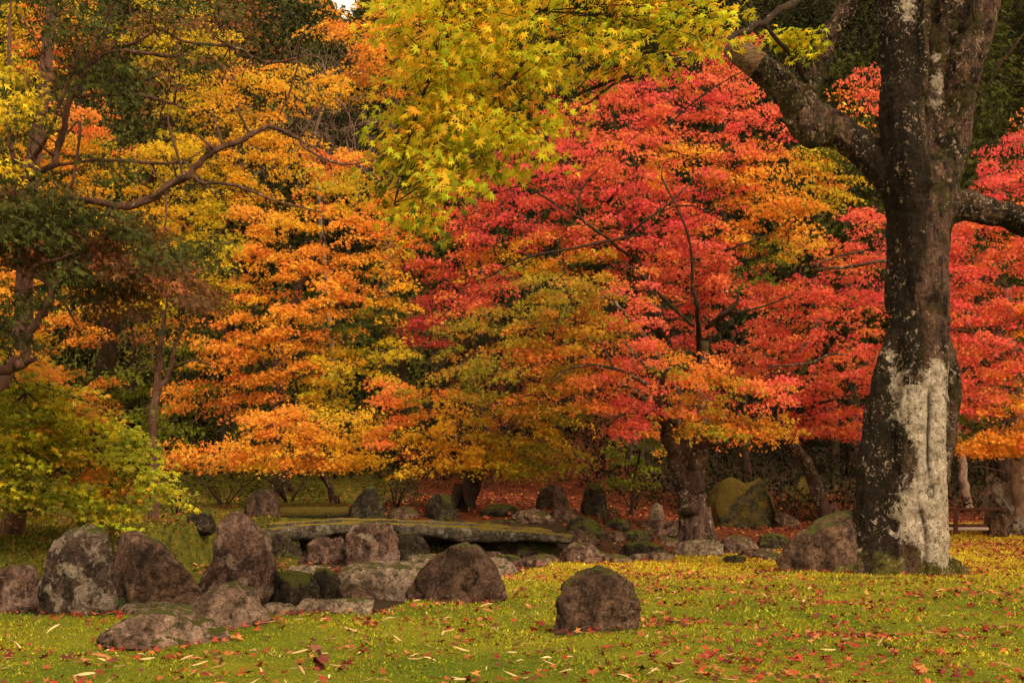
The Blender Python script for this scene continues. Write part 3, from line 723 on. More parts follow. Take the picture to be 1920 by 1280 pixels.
STONES = ['small stone on the bank just below the right end of the bridge', 'small stone between the bridge end and the pinkish bank boulder', 'low stone at the lawn edge right of the pinkish bank boulder', 'small stone on the leafy bank above the low mossy stone', 'low stone at the lawn edge directly below the wide dark stone', 'small mossy stone under the lichen-covered stone of the leaf slope', 'small stone on the leaf slope below the dark round rock', 'low stone at the lawn edge left of the sloping boulder', 'tiny tan stone at the lawn edge under the flat reddish slab', 'low stone at the lawn edge left of the low reddish stone', 'small stone at the lawn edge near the pale tilted stone', 'small stone left of the flat pale stone under the forked trunk', 'stone in the hollow right of the moss-covered angular boulder', 'small stone at the right foot of the moss-covered angular boulder', "stone on the leaf slope just behind the bridge's right end", 'stone on the leaf slope right of the leaning dark trunk', 'stone behind the bridge right of the pyramid-shaped rock', 'small stone in the stream bed below the knobbly pinkish stone']
for q_, (sx_, sy_, sw_, sh_) in enumerate(((1010, 1030, 34, 16), (1085, 1012, 40, 18), (1150, 1050, 36, 12), (1195, 1010, 38, 16), (1238, 1046, 30, 12), (1160, 988, 30, 16), (1060, 968, 30, 16),
        (1440, 1046, 34, 12), (1380, 1050, 26, 9), (1020, 1050, 30, 11), (955, 1050, 26, 10), (1250, 1018, 26, 12), (1470, 985, 40, 24), (1420, 985, 34, 16), (1000, 975, 44, 20), (940, 962, 40, 18), (760, 966, 36, 16), (600, 1040, 26, 12))):
    rock(STONES[q_], [(sx_ - sw_, sy_), (sx_ - sw_ * .6, sy_ - sh_ * .8), (sx_, sy_ - sh_), (sx_ + sw_ * .6, sy_ - sh_ * .7), (sx_ + sw_, sy_)], sy_ + 4,
         ('mossy', 'brown', 'pink', 'mossy', 'tan')[q_ % 5], .8, 4, 200 + q_, group="small stones of the stony bank")
# ------------------------------------------------------------------ stone bridge
def bridge():
    Y0 = 25.2; A = at(466, 985, Y0)
    root = thing("stone_bridge", "low arched stone slab bridge with mossy top edges over the stream bed", "bridge", (A.x, Y0, A.z))
    O = np.array([A.x, Y0, A.z])
    for bi, (y_off, pts, th) in enumerate(((0.0, [(468, 994), (560, 984), (650, 979), (760, 981), (880, 988), (980, 994), (1075, 1003)], .22),
                                       (0.62, [(468, 984), (560, 977), (650, 972), (760, 974), (880, 981), (970, 988), (1040, 994)], .20))):
        P = [at(a, b, Y0 + y_off) for a, b in pts]
        xs = np.linspace(P[0].x, P[-1].x, 90); zt = np.interp(xs, [p.x for p in P], [p.z for p in P])
        k = np.ones(5) / 5; zt = np.convolve(np.pad(zt, 2, mode='edge'), k, 'valid')
        prof = []
        for t in np.linspace(0, 1, 25, endpoint=False):    # rounded rectangle section
            a = t * 2 * math.pi; c, s = math.cos(a), math.sin(a); q = (abs(c) ** 5 + abs(s) ** 5) ** (-1 / 5)
            prof.append((c * q, s * q))
        prof = np.array(prof); n = len(prof); V = []
        for i, x in enumerate(xs):
            thk = th * (1 + .25 * math.sin(i * .13 + bi)); endt = min(1, min(i, len(xs) - 1 - i) / 2 + .5)
            for (c, s) in prof:
                yy = Y0 + y_off + .29 + c * .28 * endt; z = zt[i] - thk / 2 + s * thk / 2 * endt
                u = Vector((x, yy, z))
                d = mn.fractal(u * 3.0, 1, 2, 4) * .045 + mn.noise(u * 16) * .012
                V.append((x, yy + d * c, z + d * s * .6))
        V = np.array(V) - O; m = len(xs)
        i = np.arange(m - 1)[:, None] * n; j = np.arange(n)[None]; j2 = (j + 1) % n
        Fc = np.stack([(i + j).ravel(), (i + j2).ravel(), (i + n + j2).ravel(), (i + n + j).ravel()], 1)[:, ::-1]
        V = np.vstack([V, V[:n].mean(0), V[-n:].mean(0)])
        capA = np.stack([np.full(n, len(V) - 2), np.arange(n), (np.arange(n) + 1) % n, np.full(n, len(V) - 2)], 1)
        T = np.concatenate([Fc[:, [0, 1, 2]], Fc[:, [0, 2, 3]], capA[:, :3][:, ::-1] * 1,
                            np.stack([np.full(n, len(V) - 1), (m - 1) * n + np.arange(n), (m - 1) * n + (np.arange(n) + 1) % n], 1)])
        me = mesh_np("stone_beam", V, T, smooth=True)
        o = link("stone_beam", me, RM['bridge'], root)
RM['bridge'] = rock_mat("bridge_stone", (.06, .05, .035), (.17, .13, .085), (.42, .36, .26), .5, (.24, .17, .02), .45)
bridge()

# fallen log
def log():
    a = at(508, 963, 27.5); b = at(662, 960, 27.2); a.z = hz(a.x, a.y) + .12; b.z = hz(b.x, b.y) + .14
    a = at(508, 964, 27.4); b = at(664, 960, 27.2)
    P, r = smooth_path([a, a * .7 + b * .3, a * .3 + b * .7, b], [.125, .135, .12, .10], 8, .03)
    bf = Buf(); tube(bf, P - np.array(a), r, 18)
    o = link("fallen_log", bf.mesh("fallen_log", True), RM['full']); o.location = a
    tag(o, "short moss-covered log lying level behind the stone bridge", "log")
log()

# ------------------------------------------------------------------ the big old maple
def big_tree():
    b = base_at(1700, 0, 19.5)
    root = thing("old_maple_tree", "thick old maple with mossy dark bark and a large white lichen patch on its trunk", "tree", b)
    Y = 19.5; bf = Buf()
    def L(pts, sides=20, sub=6):
        P, r = smooth_path([at(p[0], p[1], Y + (p[3] if len(p) > 3 else 0)) for p in pts], [p[2] / F * Y for p in pts], sub, 0)
        tube(bf, P, r, sides)
    L([(1722, 1110, 66), (1720, 1060, 60), (1716, 1000, 56), (1719, 900, 54), (1722, 800, 52), (1725, 700, 51), (1728, 600, 50), (1730, 500, 51), (1733, 420, 53), (1734, 350, 55), (1732, 310, 44)], 28)
    L([(1706, 1110, 40, -.18), (1700, 1040, 34, -.12), (1700, 900, 30, -.12), (1700, 780, 26, -.1), (1712, 700, 22, -.1)])
    L([(1752, 1110, 34, -.15), (1750, 1040, 29, -.15), (1748, 900, 26, -.14), (1748, 760, 26, -.12), (1745, 660, 22, -.1)])
    L([(1622, 1110, 46), (1627, 1060, 38), (1632, 980, 33), (1638, 900, 30), (1648, 800, 27), (1660, 720, 27), (1676, 650, 24), (1694, 600, 18)], 24)
    L([(1596, 1100, 26, .1), (1606, 1040, 18, .1), (1612, 960, 14, .05), (1625, 880, 12)])
    L([(1655, 1110, 30, -.2), (1660, 1060, 24, -.15), (1665, 980, 20, -.1), (1668, 880, 20, -.05), (1678, 780, 20)])
    L([(1752, 1100, 18, .3), (1754, 1000, 12, .3), (1764, 900, 14, .3), (1778, 800, 19, .3), (1781, 720, 20, .25), (1770, 655, 18, .2), (1755, 610, 15, .15)])
    L([(1668, 590, 8, .15), (1672, 560, 13, .15), (1676, 480, 16, .12), (1680, 410, 20, .1), (1672, 350, 26, .05), (1640, 305, 31), (1590, 258, 33), (1540, 228, 35), (1500, 205, 35), (1460, 155, 30), (1415, 118, 27), (1384, 97, 25), (1368, 88, 19), (1362, 84, 9)])
    L([(1505, 235, 26, -.05), (1496, 218, 33, -.12), (1530, 248, 32, -.08), (1560, 260, 20)])
    L([(1715, 380, 42), (1698, 300, 46, -.08), (1692, 220, 44, -.12), (1690, 140, 41), (1686, 60, 37), (1680, -60, 35), (1660, -260, 28), (1620, -480, 18)], 22)
    L([(1755, 390, 34), (1772, 300, 38, .12), (1788, 220, 36, .18), (1808, 130, 36), (1832, 45, 35), (1850, -60, 33), (1880, -260, 27), (1920, -460, 16)], 22)
    L([(1735, 330, 26, 0), (1744, 250, 20, .15), (1752, 170, 22, .1), (1760, 90, 26, .1), (1778, 20, 40, .1), (1795, -40, 30)])
    L([(1716, 260, 14, -.2), (1728, 160, 13, -.25), (1732, 80, 13, -.25), (1736, 0, 14, -.2), (1735, -120, 13, -.2)])
    L([(1755, 400, 36), (1800, 386, 31), (1845, 392, 27), (1900, 408, 25), (1960, 428, 24), (2060, 430, 20), (2180, 380, 14)])
    L([(1512, 215, 22, -.1), (1524, 165, 17, -.12), (1541, 110, 15, -.15), (1552, 70, 15, -.2), (1580, 30, 17, -.2), (1600, -30, 18, -.2), (1630, -200, 14, -.1), (1650, -420, 8)])
    for pts in ([(1600, 1060, 18), (1560, 1085, 10, -.4)], [(1660, 1060, 26, -.1), (1640, 1098, 16, -.7), (1620, 1112, 8, -1.1)], [(1610, 1040, 30, 0), (1575, 1085, 18, -.2), (1545, 1100, 8, -.4)], [(1690, 1065, 22, -.2), (1672, 1100, 12, -.8)], [(1630, 1060, 24, -.1), (1600, 1102, 12, -.6)], [(1745, 1070, 26, -.1), (1780, 1098, 12, -.4)], [(1775, 1065, 24), (1812, 1080, 10, .2)], [(1700, 1075, 26, -.1), (1712, 1112, 12, -.6)]):
        L(pts, 14)
    me = bf.mesh("raw"); tmp = bpy.data.objects.new("raw", me); COL.objects.link(tmp)
    m = tmp.modifiers.new("r", 'REMESH'); m.mode = 'VOXEL'; m.voxel_size = .028; m.use_smooth_shade = True
    m2 = tmp.modifiers.new("s", 'SMOOTH'); m2.factor = .5; m2.iterations = 4
    dg = bpy.context.evaluated_depsgraph_get(); me2 = bpy.data.meshes.new_from_object(tmp.evaluated_get(dg))
    bpy.data.objects.remove(tmp); bpy.data.meshes.remove(me)
    n = len(me2.vertices); V = np.empty(n * 3, np.float32); me2.vertices.foreach_get("co", V); V = V.reshape(-1, 3).astype(float)
    Nn = np.empty(n * 3, np.float32); me2.vertices.foreach_get("normal", Nn); Nn = Nn.reshape(-1, 3)
    # photo pixel of each vertex, only used to lay out bark features and painted shade on the front of the trunk (x, height)
    x_ = 960 + V[:, 0] / Y * F; h_ = V[:, 2]
    zz = [at(1720, y, Y).z for y in (640, 690, 720, 780, 820, 870, 900, 950, 1000, 1030, 1050, 1066)][::-1]
    Lf = [1655, 1660, 1662, 1664, 1690, 1698, 1680, 1658, 1660, 1688, 1712, 1745][::-1]
    Rt = [1668, 1776, 1778, 1780, 1776, 1782, 1782, 1780, 1780, 1780, 1772, 1752][::-1]
    l = np.interp(h_, zz, Lf); r = np.interp(h_, zz, Rt)
    f = np.minimum(x_ - l, r - x_) * Y / F
    wedge_z0, wedge_z1 = at(0, 725, Y).z, at(0, 640, Y).z
    wd = np.clip((h_ - wedge_z0) / (wedge_z1 - wedge_z0), 0, 1) * 45 + 2
    f = np.where(h_ > wedge_z0, np.minimum(f, (np.abs(x_ - 1706) - wd) * Y / F), f)
    f = np.where((h_ > zz[-1]) | (h_ < zz[0]), -.3, f); f = np.where(Nn[:, 1] > .25, -.3, f)
    white = np.clip(f, -.3, .3)
    for (wx, wy, rx, ry) in ((1757, 160, 16, 26), (1756, 195, 16, 12), (1690, 20, 22, 34), (1752, 110, 10, 12)):
        c = at(wx, wy, Y); e = 1 - np.sqrt(((V[:, 0] - c.x) / (rx / F * Y)) ** 2 + ((V[:, 2] - c.z) / (ry / F * Y)) ** 2)
        white = np.maximum(white, np.where(Nn[:, 1] < .2, np.clip(e * .2, -.3, .3), -.3))
    # vertical crack down the white patch
    g0, g1 = at(0, 905, Y).z, at(0, 735, Y).z
    cxp = 1727 + 4 * np.sin(h_ * 3)
    gr = np.exp(-((x_ - cxp) / 3.2) ** 2) * sst(h_, g0 - .1, g0 + .3) * (1 - sst(h_, g1 - .1, g1 + .1)) * (Nn[:, 1] < .2)
    gr = np.maximum(gr, .8 * np.exp(-((x_ - 1708 - 6 * np.sin(h_ * 4)) / 3.0) ** 2) * (1 - sst(h_, at(0, 960, Y).z, at(0, 930, Y).z)) * (Nn[:, 1] < .2))
    c = at(1731, 922, Y); kn = np.sqrt(((V[:, 0] - c.x) / .055) ** 2 + ((V[:, 2] - c.z) / .09) ** 2)
    gr = np.maximum(gr, np.exp(-((kn - .8) / .25) ** 2) * .8 * (Nn[:, 1] < 0))
    hp_ = 900 - (V[:, 2] - 1.3) / Y * F; wood = 1 - sst(x_ * .82 + hp_ * .57, 1231, 1243); wood = np.where((x_ < 1450) & (hp_ < 190), wood, 0.0)
    d = np.empty(n)
    for i in range(n):
        v = V[i]; u = Vector((v[0] * 3.2, v[1] * 3.2, v[2] * .9)); q = Vector(v)
        u2 = Vector((v[0] * 6.5, v[1] * 6.5, v[2] * .7)); d[i] = .045 * mn.fractal(u, 1, 2, 3) - .05 * max(0, .3 - abs(mn.noise(u2)) * 1.6) + .02 * mn.fractal(q * 7, .8, 2.1, 4)
    d = d * np.where(wood > 0, .35, 1) - gr * .065
    V = V + Nn * d[:, None] - np.array(b)
    me2.vertices.foreach_set("co", V.astype(np.float32).ravel())
    hp = 900 - (V[:, 2] + b.z - 1.3) / Y * F
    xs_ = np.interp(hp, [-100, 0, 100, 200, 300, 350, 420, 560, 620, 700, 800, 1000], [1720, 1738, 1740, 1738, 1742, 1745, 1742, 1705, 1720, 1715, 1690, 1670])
    bark_shade = np.clip((xs_ - x_) / 22, -.8, .7); bark_shade = np.where((x_ > 1795) & (hp > 330), .2 * np.sign(hp - 405), bark_shade); bark_shade = np.where(x_ < 1600, -.35, bark_shade)  # painted shade: darkens left stem, buttress and underside of the right limb
    for nm, v in (("bark_shade", bark_shade), ("white", white), ("groove", gr), ("wood", wood)):
        a = me2.attributes.new(nm, 'FLOAT', 'POINT'); a.data.foreach_set("value", v.astype(np.float32))
    me2.materials.clear(); me2.name = "trunk"; me2.update()
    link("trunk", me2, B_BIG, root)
    # thin branches and the yellow-green boughs that hang into the top of the picture
    sk = Skel()
    def br(pts, j=.35): sk.px(pts, 6, j)
    br([(1640, -200, 19.4, 30), (1500, -330, 16, 26), (1250, -300, 13, 22), (1000, -180, 11, 18), (860, -60, 10.4, 12)])
    br([(1660, -260, 19.4, 30), (1560, -60, 17.4, 16), (1480, 10, 16, 15), (1400, 55, 15, 13), (1320, 92, 14, 11), (1240, 122, 13, 9), (1180, 142, 12.4, 8), (1120, 162, 12, 6), (1056, 193, 11.6, 4)])
    br([(1180, 142, 12.4, 7), (1140, 165, 12.1, 6), (1105, 192, 11.9, 5), (1060, 216, 11.6, 3)])
    br([(1512, 150, 19.2, 14), (1480, 100, 18.6, 10), (1440, 55, 18, 8), (1395, 0, 17.2, 7), (1340, -80, 16.5, 5)])
    br([(1250, -300, 13, 16), (1200, -80, 12.4, 12), (1150, 10, 12, 11), (1080, 32, 11.8, 8), (1000, 40, 11.5, 5)])
    br([(1000, -180, 11, 14), (1010, 20, 10.8, 8), (985, 110, 10.6, 8), (945, 165, 10.5, 7), (880, 222, 10.3, 6), (820, 260, 10.2, 4), (770, 320, 10.1, 3)])
    br([(860, -60, 10.4, 12), (840, 60, 10.3, 8), (800, 160, 10.2, 6), (760, 280, 10.1, 4), (740, 380, 10, 3)])
    br([(1788, -40, 18.9, 5), (1775, 40, 18.9, 4), (1778, 90, 18.9, 2)]); br([(1822, -30, 18.9, 5), (1826, 20, 18.9, 4), (1832, 45, 18.9, 2)])
    br([(1930, 50, 20, 5), (1870, 130, 20, 6), (1810, 235, 20, 7)])
    br([(1560, 70, 19.2, 6), (1535, 60, 19, 4), (1500, 75, 18.8, 3), (1460, 62, 18.7, 2)])
    crown = Buf(); cs = []
    pads = [(760, 50, 60), (820, 100, 60), (880, 40, 70), (960, 60, 70), (1040, 20, 60), (1110, 60, 55), (1190, 20, 60), (1260, 30, 60), (790, 150, 55), (860, 160, 60),
            (940, 150, 60), (1010, 110, 50), (760, 230, 50), (820, 240, 60), (900, 230, 60), (980, 250, 55), (740, 300, 45), (800, 320, 55), (870, 300, 50), (940, 310, 35), (735, 370, 32), (790, 385, 34), (850, 350, 30),
            (1040, 215, 45), (1080, 150, 45), (1130, 110, 50), (1180, 75, 50), (1225, 110, 40), (1030, 300, 22), (1290, 60, 50), (1340, 25, 40), (1330, 75, 36), (1240, -40, 80), (1100, -60, 90), (950, -60, 90), (820, -50, 80),
            (750, -10, 50), (760, 420, 25), (800, 440, 22)]
    for (px, py, rr) in pads:
        Yc = 10.4 + .0022 * max(0, px - 760) + RNG.normal(0, .3)
        n = int(rr * rr / 150)
        for q in range(n):
            Yd = Yc + RNG.normal(0, .35); sx, sy = px + RNG.uniform(-1, 1) * rr * .9, py + RNG.uniform(-1, 1) * rr * .75
            code = 'L' if RNG.random() < .68 else ('A' if RNG.random() < .55 else ('G' if py > 250 or px > 1150 else 'Y'))
            p = at(sx, sy, Yd); spray(crown, p, .15, 13 if px < 1020 else 8, code, .056, T7, (-.6, -.3), droop=.45, thick=.035, jit=.55, elong=1.5)
            cs.append(p)
    for (px, py, Yd) in [(1450, 62, 18.7), (1470, 55, 18.7), (1495, 60, 18.7), (1500, 90, 18.7), (1515, 75, 18.7), (1490, 72, 18.6), (1510, 100, 18.7), (1445, 72, 18.6), (1525, 55, 18.7), (1370, 60, 16), (1350, 35, 16), (1395, 20, 17), (1310, 90, 14)]:
        for _ in range(2):
            p = at(px + RNG.uniform(-8, 8), py, Yd); spray(crown, p, .18, 12, 'L', .082, T7, (-1, -.2), droop=.5, thick=.03, jit=.4, elong=1.4); cs.append(p)
    sk.twigs(cs[::2], .003)
    link("branches", sk.buf.mesh("branches", True, b), B_DARK, root)
    link("crown", crown.mesh("crown", False, b), M_LEAF, root)
big_tree()

# ------------------------------------------------------------------ maples of the garden
maple('e', "maple with a forked lichened trunk and a low spreading crown of olive and orange leaves", [(1308, 1010, 27.6, 66), (1300, 950, 27.6, 54), (1300, 900, 27.5, 42), (1311, 850, 27.5, 34), (1317, 815, 27.4, 27), (1318, 720, 27.6, 22), (1322, 640, 27.7, 12)],
      [[(1296, 960, 27.5, 54), (1280, 910, 27.4, 42), (1262, 860, 27.2, 33), (1248, 805, 26.6, 26), (1236, 755, 25.9, 19), (1244, 705, 25.4, 12), (1256, 690, 25.2, 5)],
       [(1290, 920, 27.8, 34), (1284, 850, 27.9, 24), (1280, 800, 28, 20), (1262, 720, 28.2, 20), (1200, 620, 28.2, 12), (1120, 540, 28, 8)],
       [(1312, 840, 27.5, 24), (1335, 834, 27.3, 13), (1365, 828, 27.1, 11), (1385, 808, 27, 10), (1430, 780, 26.8, 6)],
       [(1280, 800, 28, 26), (1180, 730, 27.4, 14), (1080, 660, 27, 9), (960, 620, 26.8, 6)],
       [(1244, 740, 26.3, 12), (1150, 690, 25.4, 7), (1070, 690, 25.0, 6), (1030, 720, 24.9, 3)],
       [(1215, 690, 25.0, 7), (1190, 665, 25, 6), (1172, 640, 25, 4)], [(1180, 600, 25.6, 8), (1165, 580, 25.4, 7), (1150, 560, 25.4, 3)]], B_MAPLE)
maple('f', "tall scarlet maple, the big red dome behind the forked maple", [(1304, 940, 34.8, 40), (1288, 800, 34.2, 32), (1256, 690, 33.0, 30), (1238, 610, 31.6, 26), (1222, 550, 31.4, 18), (1180, 460, 31.6, 12), (1140, 380, 32, 8)],
      [[(1300, 610, 30.9, 9), (1275, 590, 30.3, 8), (1232, 545, 30.1, 8), (1195, 510, 30.1, 6), (1165, 490, 30.1, 4)],
       [(1300, 880, 34.6, 22), (1312, 700, 33.2, 16), (1308, 590, 31.2, 12), (1300, 540, 30.8, 9), (1290, 440, 30.4, 6), (1240, 330, 30.8, 4)],
       [(1325, 614, 31, 11), (1350, 592, 30.2, 10), (1380, 570, 30, 9), (1384, 544, 30, 6)],
       [(1330, 612, 30.6, 9), (1370, 588, 30.1, 7), (1420, 578, 30, 6), (1490, 552, 30, 3)],
       [(1200, 440, 30.6, 5), (1150, 450, 30, 6), (1080, 465, 29.9, 6), (1000, 480, 29.9, 6), (950, 500, 30, 5), (905, 525, 30.2, 3)],
       [(1180, 480, 31, 9), (1130, 440, 30, 7), (1092, 412, 29.9, 7), (1086, 370, 29.9, 6), (1104, 336, 30, 4), (1130, 310, 30.2, 2)],
       [(1092, 412, 29.9, 5), (1060, 395, 29.9, 5), (1035, 380, 30, 3)], [(1088, 380, 29.9, 4), (1065, 350, 29.9, 3), (1058, 325, 30, 2)],
       [(1165, 450, 30.6, 7), (1215, 410, 30, 6), (1262, 375, 30, 5), (1300, 335, 30.2, 3)],
       [(1240, 395, 30, 4), (1290, 385, 30, 4), (1340, 400, 30.2, 2)], [(940, 360, 30.8, 2), (980, 350, 30.6, 4), (1040, 380, 30.4, 5)],
       [(1440, 440, 30.6, 3), (1400, 455, 30.4, 5), (1360, 470, 30.6, 6)],
       [(1140, 380, 32, 9), (1260, 230, 31.6, 6), (1330, 170, 31.4, 4), (1400, 130, 31.6, 3)]], B_DARK)
maple('g', "red maple with a leaning trunk in the dark hollow left of the old trunk", [(1552, 940, 37, 30), (1520, 885, 37, 24), (1490, 840, 37, 22), (1465, 800, 37, 20), (1480, 700, 37, 15), (1540, 600, 37, 10)],
      [[(1490, 800, 36.8, 13), (1530, 760, 35, 9), (1600, 740, 34.4, 6)],
       [(1700, 486, 36, 9), (1655, 490, 33.3, 8), (1590, 500, 33.1, 8), (1518, 506, 33.1, 4)],
       [(1620, 470, 33.2, 4), (1580, 478, 33.1, 6), (1520, 500, 33.1, 4)],
       [(1620, 668, 33.2, 3), (1560, 664, 33, 6), (1520, 680, 33, 7), (1440, 688, 33, 4)]], B_MAPLE)
maple('h', "orange-red maple at the right edge behind the tall lichen-crusted rock", [(1912, 935, 31, 34), (1910, 860, 31, 30), (1908, 780, 30.8, 24), (1900, 680, 30.6, 18), (1890, 540, 30.4, 12)],
      [[(1908, 860, 30.9, 14), (1880, 815, 30, 7), (1830, 790, 29.6, 5), (1790, 802, 29.5, 3)],
       [(1900, 700, 30.6, 14), (1850, 650, 29, 9), (1810, 600, 28.6, 5)],
       [(1900, 680, 30.6, 14), (1960, 560, 30, 9), (1990, 440, 30, 6)]], B_PALE)
maple('d', "maple on a leaning dark trunk with orange and olive leaves, behind the bridge", [(868, 985, 28.6, 44), (874, 940, 28.8, 36), (890, 890, 29, 34), (905, 840, 29, 26), (900, 770, 29, 16), (880, 700, 29, 10)],
      [[(880, 970, 28.7, 22), (886, 930, 28.8, 16), (892, 900, 28.9, 14)],
       [(890, 880, 29, 18), (840, 840, 28.6, 10), (760, 800, 28, 6)], [(905, 840, 29, 16), (980, 800, 28.5, 9), (1040, 780, 28, 5)]], B_DARK)
maple('c', "small low orange maple with a thin bent trunk", [(632, 950, 31, 14), (618, 915, 31, 11), (600, 885, 30.8, 10), (586, 862, 30.6, 8), (570, 845, 30.5, 6)],
      [[(588, 866, 30.6, 6), (540, 862, 30, 5), (480, 860, 29.8, 3)], [(586, 862, 30.6, 6), (640, 840, 30.2, 4), (690, 830, 30, 3)]], B_MAPLE)
maple('b', "broad orange maple left of the red dome", [(528, 930, 35.2, 34), (524, 800, 35, 28), (522, 700, 35, 26), (540, 600, 34.8, 18), (580, 500, 34.5, 12), (620, 420, 34.4, 8)],
      [[(524, 720, 35, 14), (450, 640, 33.4, 8), (380, 600, 33, 5)], [(540, 600, 34.8, 14), (660, 560, 33, 8), (760, 500, 32.5, 5)],
       [(575, 900, 34, 6), (562, 770, 33, 6), (552, 700, 32.8, 5), (548, 660, 32.6, 3)]], B_MAPLE)
maple('a', "wide golden yellow maple filling the upper left behind the conifer branches", [(210, 900, 40, 44), (200, 700, 40, 36), (220, 520, 39.6, 28), (260, 400, 39.4, 20), (320, 260, 39, 12)],
      [[(220, 520, 39.6, 20), (380, 400, 38, 12), (520, 260, 37, 7), (600, 190, 37, 4)], [(220, 520, 39.6, 20), (100, 380, 38, 12), (20, 260, 37, 7)],
       [(260, 400, 39.4, 16), (340, 180, 38, 9), (330, 60, 38, 5)]], B_DARK)
maple('m', "rusty orange maple high on the slope beside the gap of sky", [(720, 500, 47.5, 24), (730, 330, 47.3, 18), (740, 200, 47, 14), (760, 100, 47, 8)],
      [[(740, 200, 47, 9), (660, 120, 46, 6), (600, 50, 46, 4)]], B_MAPLE)
maple('p', "small green-leaved young maple under the forked maple's crown", [(1180, 955, 31.5, 8), (1190, 900, 31.4, 7), (1200, 850, 31.2, 5), (1205, 810, 31, 4)], [], B_DARK, 12)
maple('q', "small bright green shrub-like maple behind the pale trunk at the right edge", [(1850, 930, 33.4, 8), (1848, 880, 33.2, 6), (1842, 830, 33, 4)], [], B_DARK, 12)

# slim pale leaning trunk right of the old tree
def bare_trunk(label, pts, bark, name="slim_tree", crownpads=None, code='S', leaf=.085, T=T3, mat=None, n_sp=10, n_lf=40, limbs=(), rad=.3, jit=.55, droop=.38):
    b = base_at(pts[0][0], 0, pts[0][2]); root = thing(name, label, "tree", b)
    sk = Skel(); P = [b - Vector((0, 0, .15))] + [at(a, c, y) for a, c, y, d in pts[1:]]
    sk.limb(P, [d / 2 / F * y for a, c, y, d in pts], 10, 6, .12)
    for l in limbs: sk.px(l, 6, .3)
    cr = Buf(); cs = []
    for (px, py, rr, cd) in (crownpads or []):
        for q in range(max(2, int(n_sp * (rr / 40) ** 2))):
            Yd = pts[-1][2] + RNG.normal(0, .5); p = at(px + RNG.uniform(-1, 1) * rr, py + RNG.uniform(-.7, .7) * rr, Yd)
            spray(cr, p, rad, n_lf, cd, leaf, T, None, droop=droop, thick=.05, jit=jit, elong=1.3); cs.append(p)
        sk.grow(at(px, py + 5, pts[-1][2]), .006)
    if cs: sk.twigs(cs[::2], .004)
    finish_tree(root, sk, cr if cs else None, bark, mat or M_LEAF, b); return root
bare_trunk("slim pale trunk standing right of the old maple behind the low rail", [(1810, 950, 39, 20), (1807, 900, 39, 16), (1801, 840, 39, 14), (1790, 780, 39, 12), (1800, 680, 36, 9)], B_PALE,
           crownpads=[(1800, 660, 50, 'S'), (1830, 720, 40, 'S')])
bare_trunk("slender tree with a straight brown forking stem left of the small orange maple", [(291, 975, 24, 20), (289, 900, 24, 18), (286, 840, 24, 17), (285, 780, 24, 16), (294, 735, 24, 15), (300, 660, 24, 11), (308, 590, 24, 8), (312, 520, 24, 5)], B_RED,
           crownpads=[(240, 560, 40, 'U'), (300, 540, 45, 'Y'), (360, 545, 40, 'U'), (400, 560, 32, 'T'), (270, 620, 30, 'T'), (330, 600, 36, 'E'), (370, 480, 40, 'E'), (400, 470, 36, 'Y'), (300, 480, 45, 'E'), (250, 690, 28, 'G'), (270, 780, 30, 'G'), (330, 800, 26, 'G')],
           leaf=.08, T=T2, n_sp=10, n_lf=34,
           limbs=[[(293, 740, 24, 12), (318, 700, 23.9, 9), (330, 650, 23.8, 7), (345, 600, 23.8, 4)], [(325, 690, 23.9, 6), (360, 676, 23.7, 4), (395, 684, 23.6, 3)], [(296, 700, 24, 5), (285, 665, 23.9, 4), (280, 655, 23.9, 2)]])

